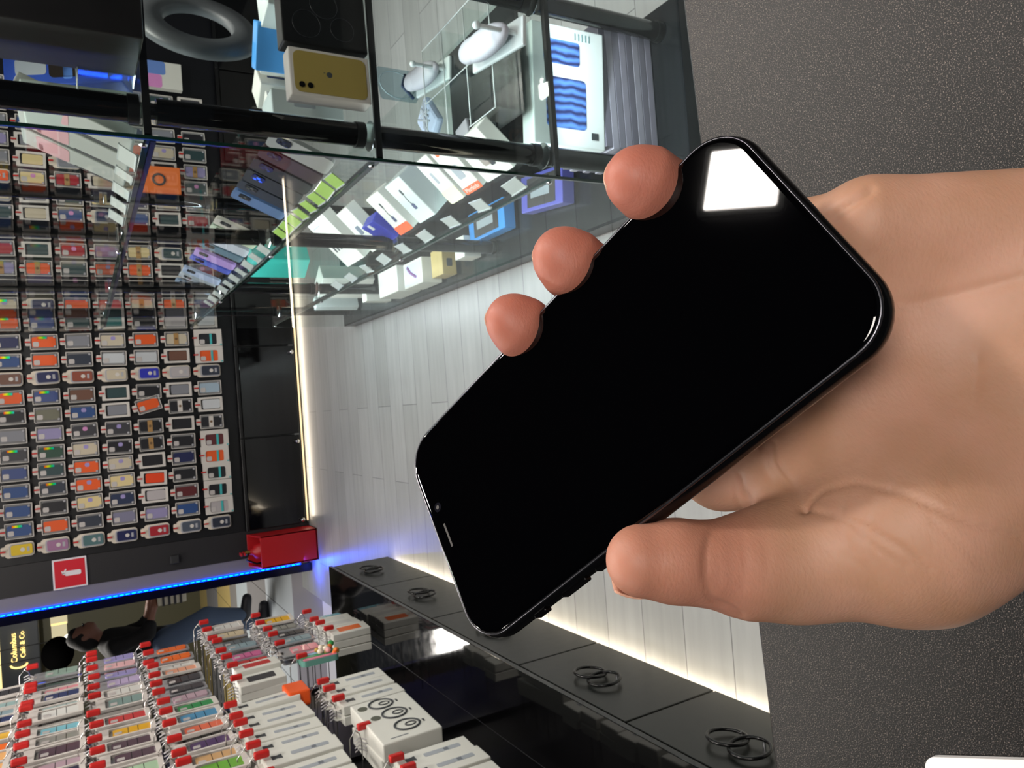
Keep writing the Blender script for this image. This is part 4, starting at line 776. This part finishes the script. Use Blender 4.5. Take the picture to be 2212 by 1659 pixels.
# things seen on the back wall through the showcase
p = on_y(343, 385, 6.1)
ibox('holder_pack', (p.x - 0.11, 6.1, p.z - 0.15), 0.2, 0.03, 0.3, 0, mat('orange_card', '#e8783a', 0.5), 'orange card pack with a round grey phone holder, back wall behind the showcase', 'pack', lambda m, w, d_, h: (m.tube([(w * 0.5 + 0.04 * math.cos(a), -0.004, h * 0.5 + 0.04 * math.sin(a)) for a in [2 * math.pi * k / 20 for k in range(20)]], 0.008, mat('ring_grey', '#34373a'), n=6, closed=True)))
p = on_y(350, 158, 6.05)
ibox('blender_box', (p.x - 0.1, 6.08, p.z - 0.14), 0.2, 0.06, 0.28, 0, wb, 'white box with pink and blue picture on the back wall behind the showcase', 'box', pr_rect((0, 0.5, 0.5, 1, mat('print_pinkbox', '#d88cc8', 0.5)), (0.5, 0.4, 1, 1, mat('print_bluebox', '#6a8cd0', 0.5))))
#==PHONE==
# ------------------------------------------------------------------ the phone held in the hand
PW = Matrix(((0.7904, -0.5771, 0.2052, -0.003), (0.6125, 0.7412, -0.2748, 0.171), (0.0065, 0.3429, 0.9393, 1.475), (0, 0, 0, 1)))
t = empty('smartphone', (0, 0, 0), M_=PW)
TH = 0.0083; w, h = 0.0757, 0.1509
def ring_(w_, h_, r_, z, seg=10): return [(x, y, z) for x, y in rr(0, 0, w_, h_, r_, seg)]
def loft(m, rings, mt, cap0=True, cap1=True):
    n_ = len(rings[0]); vs = [p_ for r_ in rings for p_ in r_]
    fs = [(i * n_ + k, i * n_ + (k + 1) % n_, (i + 1) * n_ + (k + 1) % n_, (i + 1) * n_ + k) for i in range(len(rings) - 1) for k in range(n_)]
    m.add(vs, fs, mt, True)
    if cap0: m.add(rings[0], [list(range(n_ - 1, -1, -1))], mt)
    if cap1: m.add(rings[-1], [list(range(n_))], mt)
bz = mat('phone_frame_black', '#101012', 0.22, 0.6); ds = mat('phone_glass', '#020203', 0.03); ds.node_tree.nodes['Principled BSDF'].inputs['Roughness'].default_value = 0.02
for l_ in list(ds.node_tree.links):
    if l_.to_socket.name == 'Roughness': ds.node_tree.links.remove(l_)
rs = []
for k in range(9):
    a = math.pi * (k / 8 - 0.5); e_ = (1 - math.cos(a)) * 0.0026; rs.append(ring_(w - 2 * e_, h - 2 * e_, 0.0135 - e_ * 0.5, -TH / 2 - 0.0001 + (TH / 2 - 0.0004) * math.sin(a)))
m_ = MB(); loft(m_, rs, bz); m_.build('frame', t)
m_ = MB(); loft(m_, [ring_(w - 0.0030, h - 0.0030, 0.0122, -0.0009), ring_(w - 0.0032, h - 0.0032, 0.0121, -0.0003), ring_(w - 0.0042, h - 0.0042, 0.0117, 0.0), ring_(w - 0.0060, h - 0.0060, 0.0108, 0.00012)], ds); scr = m_.build('screen', t)
rim_ = mat('phone_rim', '#6a6a70', 0.3, 1.0)
m_ = MB(); loft(m_, [ring_(w - 0.0019, h - 0.0019, 0.0128, -0.0010), ring_(w - 0.0021, h - 0.0021, 0.0127, -0.00035), ring_(w - 0.0030, h - 0.0030, 0.0122, -0.00035)], rim_, False, False); m_.build('rim', t)
grl = mat('grille', '#3a3634', 0.4)
m_ = MB(); m_.box((-0.0042, h / 2 - 0.0068, 0.0001), (0.0042, h / 2 - 0.006, 0.00022), grl); m_.build('earpiece', scr)
m_ = MB(); m_.cyl((0.0105, h / 2 - 0.0064, 0.0001), (0.0105, h / 2 - 0.0064, 0.00025), 0.0016, mat('lens_blue', '#15151c', 0.1), n=14); m_.cyl((0.0105, h / 2 - 0.0064, 0.0002), (0.0105, h / 2 - 0.0064, 0.0003), 0.0007, grl, n=8); m_.build('front_camera', scr)
for (y0, y1) in ((0.047, 0.052), (0.030, 0.040), (0.016, 0.026)):
    m_ = MB(); m_.box((-w / 2 - 0.0007, y0, -0.006), (-w / 2 + 0.001, y1, -0.003), bz, 0.0004); m_.build('side_button', t)
tag(t, 'black smartphone with dark screen held diagonally in the hand', 'smartphone')
#==HAND==
# ---- implicit surfaces: tapered bones blended into one continuous skin, meshed by surface nets
def bone_field(G, a, b, ra, rb):
    a = np.array(a, np.float32); b = np.array(b, np.float32); ba = b - a
    p = [G[i] - a[i] for i in range(3)]
    tt = np.clip((p[0] * ba[0] + p[1] * ba[1] + p[2] * ba[2]) / max(float(ba @ ba), 1e-9), 0, 1)
    return np.sqrt(sum((p[i] - tt * ba[i]) ** 2 for i in range(3))) - (ra + (rb - ra) * tt)
def smin(a, b, k):
    h_ = np.clip(0.5 + 0.5 * (b - a) / k, 0, 1); return b * (1 - h_) + a * h_ - k * h_ * (1 - h_)
def surface_nets(F, org, vox):
    s = F < 0; nx, ny, nz = F.shape
    acc = np.zeros((nx - 1, ny - 1, nz - 1, 3), np.float32); cnt = np.zeros((nx - 1, ny - 1, nz - 1), np.float32)
    corners = [(i, j, k) for i in (0, 1) for j in (0, 1) for k in (0, 1)]
    def sl(c): return tuple(slice(c[i], F.shape[i] - 1 + c[i]) for i in range(3))
    for c in corners:
        for ax in range(3):
            if c[ax]: continue
            c2 = list(c); c2[ax] = 1
            f0, f1 = F[sl(c)], F[sl(c2)]; x = (f0 < 0) != (f1 < 0)
            tt = np.where(x, f0 / np.where(np.abs(f0 - f1) < 1e-12, 1, f0 - f1), 0)
            for q in range(3): acc[..., q] += np.where(x, c[q] + (tt if q == ax else 0), 0)
            cnt += x
    act = cnt > 0; idx = -np.ones(act.shape, np.int64); idx[act] = np.arange(act.sum())
    loc = np.argwhere(act) + acc[act] / cnt[act][:, None]
    V = loc * vox + np.array(org); faces = []
    for ax in range(3):
        o1, o2 = [(1, 2), (2, 0), (0, 1)][ax]
        a_ = [slice(1, -1)] * 3; a_[ax] = slice(0, -1); b_ = list(a_); b_[ax] = slice(1, None)
        A_s = s[tuple(a_)]; B_s = s[tuple(b_)]; x = np.argwhere(A_s != B_s); inside = A_s[A_s != B_s]
        base = x.copy()
        for q in range(3):
            if q != ax: base[:, q] += 1
        def id_(d1, d2):
            w_ = base.copy(); w_[:, o1] -= d1; w_[:, o2] -= d2; return idx[w_[:, 0], w_[:, 1], w_[:, 2]]
        q = np.stack([id_(1, 1), id_(0, 1), id_(0, 0), id_(1, 0)], 1); q[~inside] = q[~inside][:, ::-1]; faces.append(q)
    return V, np.concatenate(faces)
def grid(lo, hi, vox):
    ax = [np.arange(lo[i], hi[i], vox, dtype=np.float32) for i in range(3)]; return np.meshgrid(*ax, indexing='ij', sparse=True)
def smooth_mesh(V, Fc, it=2, lam=0.5):
    E_ = np.concatenate([Fc[:, [i, (i + 1) % 4]] for i in range(4)]); n_ = len(V)
    for _ in range(it):
        s_ = np.zeros_like(V); c_ = np.zeros(n_)
        for i in range(3): s_[:, i] = np.bincount(E_[:, 0], V[E_[:, 1], i], n_) + np.bincount(E_[:, 1], V[E_[:, 0], i], n_)
        c_ = np.bincount(E_[:, 0], minlength=n_) + np.bincount(E_[:, 1], minlength=n_)
        V = V + lam * (s_ / np.maximum(c_, 1)[:, None] - V)
    return V
def np_mesh(name, V, Fc, m):
    me = bpy.data.meshes.new(name); me.vertices.add(len(V)); me.vertices.foreach_set('co', V.astype(np.float32).ravel())
    me.loops.add(Fc.size); me.loops.foreach_set('vertex_index', Fc.ravel().astype(np.int32)); me.polygons.add(len(Fc))
    me.polygons.foreach_set('loop_start', np.arange(0, Fc.size, 4, dtype=np.int32)); me.update(calc_edges=True); me.validate()
    me.polygons.foreach_set('use_smooth', [True] * len(me.polygons)); me.materials.append(m); me.update(); return me

def cp(px, py, dd): return ((px - 1106) / FPX * dd, (py - 829.5) / FPX * dd, dd)
VOX = 0.00105
palm = [((1880, 480, .203), (2260, 505, .200), .0120, .0175), ((1860, 620, .212), (2350, 660, .205), .0145, .020), ((1840, 780, .214), (2350, 830, .205), .0155, .022),
        ((1820, 930, .210), (2350, 930, .205), .0150, .022), ((1720, 1205, .2015), (1960, 1135, .199), .0148, .0235), ((1960, 1135, .199), (2330, 940, .203), .0235, .0290),
        ((1880, 900, .212), (1950, 1130, .203), .014, .020)]
fore = [((2300, 760, .205), (2900, 800, .24), .028, .032), ((2330, 950, .205), (2900, 900, .24), .026, .032)]
fing = [ # thumb, index, middle, ring, little: joints (px, py, depth, radius)
        [(1388, 1211, .1935, .0095), (1460, 1212, .1945, .0106), (1535, 1218, .196, .0108), (1610, 1222, .198, .0134), (1730, 1208, .2015, .0150)],
        [(1800, 975, .210, .0150), (1690, 1000, .218, .0135), (1560, 1012, .232, .0126), (1400, 940, .256, .0105), (1290, 850, .262, .009)],
        [(1840, 830, .216, .0140), (1480, 900, .256, .0110), (1225, 778, .256, .0098), (1158, 732, .2425, .0098), (1122, 704, .2380, .0096), (1104, 690, .2370, .0080)],
        [(1840, 680, .215, .0140), (1580, 730, .246, .0108), (1345, 640, .246, .0098), (1272, 600, .2335, .0104), (1230, 567, .2285, .0102), (1212, 553, .2275, .0086)],
        [(1880, 495, .206, .0120), (1665, 515, .232, .0100), (1500, 460, .232, .0093), (1436, 424, .2150, .0102), (1392, 394, .2105, .0100), (1370, 384, .2095, .0082)]]
lo = np.array([-0.012, -0.075, 0.165]); hi = np.array([0.27, 0.085, 0.282])
G = grid(lo, hi, VOX)
F = None
for a, b, ra, rb in palm:
    q = bone_field(G, cp(*a), cp(*b), ra, rb); F = q if F is None else smin(F, q, 0.012)
for a, b, ra, rb in fore: F = smin(F, bone_field(G, cp(*a), cp(*b), ra, rb), 0.02)
for i, J in enumerate(fing):
    q = None
    for u, v in zip(J[:-1], J[1:]):
        s_ = bone_field(G, cp(*u[:3]), cp(*v[:3]), u[3], v[3]); q = s_ if q is None else smin(q, s_, 0.0025)
    F = smin(F, q, 0.009 if i == 0 else 0.006)
V, Fc = surface_nets(F, lo, VOX); V = smooth_mesh(V, Fc, 3); del F
# outward normals for creases
def vnormals(V, Fc):
    fn = np.cross(V[Fc[:, 2]] - V[Fc[:, 0]], V[Fc[:, 3]] - V[Fc[:, 1]]); n_ = np.zeros_like(V)
    for i in range(4):
        for q in range(3): n_[:, q] += np.bincount(Fc[:, i], fn[:, q], len(V))
    return n_ / np.maximum(np.linalg.norm(n_, axis=1, keepdims=True), 1e-12)
NV = vnormals(V, Fc)
if (NV * (V - V.mean(0))).sum() < 0: Fc = Fc[:, ::-1]; NV = -NV
PXY = np.stack([V[:, 0] / V[:, 2] * FPX + 1106, V[:, 1] / V[:, 2] * FPX + 829.5], 1)
creases = [([(1548, 1118), (1536, 1150), (1526, 1190), (1524, 1235), (1536, 1290)], 9, .0007), ([(1556, 1120), (1548, 1165), (1545, 1215), (1552, 1270)], 5, .0003),
           ([(1735, 1098), (1790, 1112), (1860, 1135), (1950, 1185), (2010, 1235)], 5, .0008), ([(1735, 1098), (1722, 1066), (1690, 1030), (1668, 1000), (1664, 965)], 13, .0013),
           ([(1735, 1098), (1780, 1058), (1850, 1042), (1960, 1070), (2060, 1115), (2210, 1160)], 5, .0008), ([(1830, 1120), (1900, 1190), (1960, 1230)], 4, .0004), ([(1600, 1150), (1612, 1210), (1604, 1275)], 4, .00025), ([(1640, 1140), (1660, 1200), (1655, 1260)], 4, .0002), ([(1775, 1180), (1850, 1215), (1905, 1260)], 4, .0003), ([(1830, 1060), (1815, 1130), (1840, 1200)], 4, .0003), ([(1900, 1080), (1870, 1150), (1885, 1210)], 4, .0003), ([(2010, 1120), (2080, 1180), (2130, 1230)], 5, .0003),
           ([(1890, 640), (1960, 660), (2050, 640), (2212, 600)], 12, .0005), ([(1790, 470), (1850, 432), (1880, 412)], 10, .0012),
           ([(1600, 1030), (1606, 1062), (1625, 1092)], 6, .0006), ([(1588, 1040), (1592, 1080), (1608, 1110)], 5, .0005), ([(1600, 1330), (1570, 1310), (1545, 1300)], 8, .0008),
           ([(1860, 1160), (1900, 1100), (1930, 1050)], 6, .0003), ([(2050, 1040), (2100, 900), (2110, 780)], 12, .0005)]
front_ = np.clip((-NV[:, 2]) * 2, 0, 1)
for pl_, wd_, dp in creases:
    dm = np.full(len(V), 1e9)
    for (x0, y0), (x1, y1) in zip(pl_[:-1], pl_[1:]):
        e_ = np.array([x1 - x0, y1 - y0], float); tt = np.clip(((PXY - [x0, y0]) @ e_) / (e_ @ e_), 0, 1); dm = np.minimum(dm, np.hypot(PXY[:, 0] - x0 - tt * e_[0], PXY[:, 1] - y0 - tt * e_[1]))
    V = V - NV * (dp * np.exp(-(dm / wd_) ** 2) * front_)[:, None]
# flush of the finger tips and mounts: pigment attribute
flush = np.zeros(len(V))
for J, k_ in zip([fing[0][:3]] + [f_[-2:] for f_ in fing[2:]], (0.55, 1, 1, 1)):
    for j_ in J: flush = np.maximum(flush, k_ * np.exp(-(np.linalg.norm(V - np.array(cp(*j_[:3])), axis=1) / 0.017) ** 4))
VW = V @ CM + np.array([0, 0, CAMZ])
skin = bpy.data.materials.new('skin'); skin.use_nodes = True
nt, N, L, B = nodes(skin)
tc = N.new('ShaderNodeTexCoord'); n1 = N.new('ShaderNodeTexNoise'); n1.inputs['Scale'].default_value = 45; n1.inputs['Detail'].default_value = 5; L.new(tc.outputs['Object'], n1.inputs['Vector'])
c1 = N.new('ShaderNodeValToRGB'); c1.color_ramp.elements[0].position = 0.35; c1.color_ramp.elements[0].color = lin('#b78b70'); c1.color_ramp.elements[1].position = 0.65; c1.color_ramp.elements[1].color = lin('#c59780'); L.new(n1.outputs['Fac'], c1.inputs[0])
at = N.new('ShaderNodeAttribute'); at.attribute_name = 'flush'; mx = N.new('ShaderNodeMix'); mx.data_type = 'RGBA'; mx.inputs[7].default_value = lin('#b9705e')
L.new(at.outputs['Fac'], mx.inputs[0]); L.new(c1.outputs[0], mx.inputs[6]); L.new(mx.outputs[2], B.inputs['Base Color'])
B.inputs['Roughness'].default_value = 0.5; B.inputs['Subsurface Weight'].default_value = 0.25; B.inputs['Subsurface Radius'].default_value = (0.004, 0.0015, 0.0008); B.inputs['Subsurface Scale'].default_value = 1; B.inputs['Specular IOR Level'].default_value = 0.35
n2 = N.new('ShaderNodeTexNoise'); n2.inputs['Scale'].default_value = 700; n2.inputs['Detail'].default_value = 2; mp = N.new('ShaderNodeMapping'); mp.inputs['Scale'].default_value = (1, 1, 2.5); mp.inputs['Rotation'].default_value = (0.4, 0.9, 0.3); L.new(tc.outputs['Object'], mp.inputs[0]); L.new(mp.outputs[0], n2.inputs['Vector'])
n3 = N.new('ShaderNodeTexVoronoi'); n3.feature = 'DISTANCE_TO_EDGE'; n3.inputs['Scale'].default_value = 330; L.new(mp.outputs[0], n3.inputs['Vector'])
ad = N.new('ShaderNodeMath'); ad.operation = 'MULTIPLY_ADD'; ad.inputs[1].default_value = 0.6; L.new(n3.outputs['Distance'], ad.inputs[0]); L.new(n2.outputs['Fac'], ad.inputs[2])
bp = N.new('ShaderNodeBump'); bp.inputs['Strength'].default_value = 0.3; bp.inputs['Distance'].default_value = 0.0003; L.new(ad.outputs[0], bp.inputs['Height']); L.new(bp.outputs[0], B.inputs['Normal'])
me = np_mesh('hand', VW, Fc, skin)
ab = me.attributes.new('flush', 'FLOAT', 'POINT'); ab.data.foreach_set('value', flush.astype(np.float32))
hd = bpy.data.objects.new('hand', me); COL.objects.link(hd)
tag(hd, "bare left hand, palm up, gripping the black smartphone between thumb and fingers", 'hand')
nailm = mat('nail', '#d8a890', 0.25, coat=0.3)
def nail(px, py, dd, nx, ny, nz, ux_, uy_, uz_, w_, l_):
    c0 = Vector(cp(px, py, dd)); nn = Vector((nx, ny, nz)).normalized(); u = Vector((ux_, uy_, uz_)); u = (u - nn * u.dot(nn)).normalized(); s_ = nn.cross(u)
    m = MB(); vs = []; K = 8
    for i in range(K + 1):
        for j in range(K + 1):
            a = (i / K - .5) * 2; b = (j / K - .5) * 2; sh = math.sqrt(max(0, 1 - 0.25 * abs(a) ** 3))
            R_ = w_ * 1.45; q_ = b * 0.72 * sh; p_ = c0 + u * (a * l_) + s_ * (math.sin(q_) * R_) + nn * ((math.cos(q_) - 1) * R_ - l_ * l_ / 0.018 * a * a)
            vs.append(tuple(CM.T @ np.array(p_) + np.array([0, 0, CAMZ])))
    m.add(vs, [(i * (K + 1) + j, i * (K + 1) + j + 1, (i + 1) * (K + 1) + j + 1, (i + 1) * (K + 1) + j) for i in range(K) for j in range(K)], nailm, True)
    o = m.build('nail', hd); so = o.modifiers.new('thick', 'SOLIDIFY'); so.thickness = 0.0005; return o
def tip_nail(j, nrm_, w_, l_, back, along, sink=-0.0003):
    c = np.array(cp(*j[:3])); nn = np.array(nrm_, float); nn /= np.linalg.norm(nn); al = np.array(along, float); al -= nn * (al @ nn); al /= np.linalg.norm(al)
    c = c + nn * (j[3] + sink) + al * back
    nail(c[0] / c[2] * FPX + 1106, c[1] / c[2] * FPX + 829.5, c[2], *nn, *al, w_, l_)
tip_nail(fing[0][0], (0.0, 0.86, 0.5), 0.0062, 0.0062, 0.001, (-1, 0, 0))
for f_ in fing[2:]:
    d_ = np.array(cp(*f_[-1][:3])) - np.array(cp(*f_[-2][:3])); nrm_ = np.array((-0.80, 0.10, 0.6)); tip_nail(f_[-1], nrm_, 0.0048, 0.0044, 0.000, d_)

# ------------------------------------------------------------------ person in the passage
VX = 0.013; PY = 8.0
def pb(bones, lo, hi, k, grow=0.0):
    G = grid(lo, hi, VX); F = None
    for a, b, ra, rb in bones:
        q = bone_field(G, a, b, ra + grow, rb + grow); F = q if F is None else smin(F, q, k)
    V, Fc = surface_nets(F, np.array(lo), VX); V = smooth_mesh(V, Fc, 2); nv = vnormals(V, Fc)
    if (nv * (V - V.mean(0))).sum() < 0: Fc = Fc[:, ::-1]
    return V, Fc
hip, chest, neck, head = (-2.08, PY, 1.03), (-2.03, PY, 1.36), (-1.95, PY, 1.50), (-1.86, PY, 1.63)
torso = [(hip, (-2.06, PY, 1.15), .125, .12), ((-2.06, PY, 1.15), chest, .12, .14), (chest, (-1.98, PY, 1.44), .14, .10), ((-2.0, PY - .17, 1.42), (-2.0, PY + .17, 1.42), .06, .06)]
arms = [((-2.0, PY - .18, 1.41), (-1.92, PY - .22, 1.15), .052, .042), ((-2.0, PY + .18, 1.41), (-1.95, PY + .22, 1.14), .052, .042)]
fore_ = [((-1.92, PY - .22, 1.15), (-1.70, PY - .17, 1.08), .042, .028), ((-1.95, PY + .22, 1.14), (-1.74, PY + .14, 1.10), .042, .028)]
hands_ = [((-1.70, PY - .17, 1.08), (-1.62, PY - .13, 1.07), .03, .024), ((-1.74, PY + .14, 1.10), (-1.66, PY + .10, 1.10), .03, .024)]
legs = [((-2.08, PY - .09, 1.0), (-1.90, PY - .10, .62), .105, .066), ((-1.90, PY - .10, .62), (-1.95, PY - .10, .30), .064, .046), ((-2.08, PY + .09, 1.0), (-2.05, PY + .10, .52), .105, .062), ((-2.05, PY + .10, .52), (-2.12, PY + .10, .12), .058, .042)]
heads = [(neck, (-1.9, PY, 1.57), .052, .06), ((-1.87, PY, 1.62), (-1.885, PY, 1.69), .083, .092), ((-1.80, PY, 1.585), (-1.83, PY, 1.62), .03, .05), ((-1.785, PY, 1.635), (-1.778, PY, 1.62), .012, .014), ((-1.89, PY - .09, 1.64), (-1.89, PY - .095, 1.66), .012, .014), ((-1.89, PY + .09, 1.64), (-1.89, PY + .095, 1.66), .012, .014)]
feet = [((-1.97, PY - .10, .27), (-1.80, PY - .10, .24), .042, .034), ((-2.12, PY + .10, .06), (-1.95, PY + .10, .045), .045, .036)]
skinp = mat('person_skin', '#8f6350', 0.5)
LO, HI = (-2.35, PY - .4, -0.02), (-1.5, PY + .4, 1.85)
V, Fc = pb(torso + arms + fore_ + hands_ + legs + heads + feet, LO, HI, 0.03)
pbod = bpy.data.objects.new('person', np_mesh('person', V, Fc, skinp)); COL.objects.link(pbod)
for nm, bn, g_, mt in (('jacket', torso + arms + [(fore_[0][0], (-1.86, PY - .21, 1.13), .045, .04), (fore_[1][0], (-1.9, PY + .2, 1.13), .045, .04)], 0.022, mat('jacket_black', '#0a090a', 0.8)), ('jeans', [(hip, (-2.07, PY, 1.08), .125, .12)] + legs, 0.02, mat('denim', '#54657e', 0.8)), ('shoes', feet, 0.014, mat('shoe_dark', '#26262c', 0.5))):
    V, Fc = pb(bn, LO, HI, 0.03, g_); o = bpy.data.objects.new(nm, np_mesh(nm, V, Fc, mt)); COL.objects.link(o); o.parent = pbod
V, Fc = pb([((-1.90, PY, 1.68), (-1.93, PY, 1.65), .10, .095), ((-1.94, PY, 1.62), (-1.95, PY, 1.58), .075, .06), ((-1.85, PY, 1.735), (-1.90, PY, 1.74), .05, .06)], LO, HI, 0.03)
o = bpy.data.objects.new('hair', np_mesh('hair', V, Fc, mat('hair_black', '#0f0c0b', 0.8))); COL.objects.link(o); o.parent = pbod
m_ = MB()
for s_ in (-1, 1): m_.sphere((-1.782, PY + s_ * 0.032, 1.66), 0.009, mat('eye', '#1a1412', 0.2), n=6)
m_.build('eyes', pbod)
m_ = MB(); m_.box((-1.784, PY - 0.022, 1.593), (-1.776, PY + 0.022, 1.600), mat('lips', '#7a4038', 0.4), 0.002); m_.build('mouth', pbod)
tag(pbod, 'person in black jacket and blue jeans with dark hair, knee bent, standing in the passage', 'person')
m_ = MB(); m_.box((-1.70, PY - .2, .80), (-1.56, PY - .06, 1.05), mat('bag_striped', '#d8d2bc', 0.6), 0.01)
for k in range(4): m_.box((-1.705, PY - .206, .84 + k * .05), (-1.555, PY - .054, .86 + k * .05), mat('bag_stripe', '#3a3a3c', 0.6))
m_.tube([(-1.66, PY - .13, 1.05), (-1.65, PY - .13, 1.09), (-1.60, PY - .13, 1.05)], 0.005, mat('bag_striped', '#d8d2bc')); t = m_.build('striped_bag'); tag(t, 'small cream and dark striped bag held by the person in the passage', 'bag')
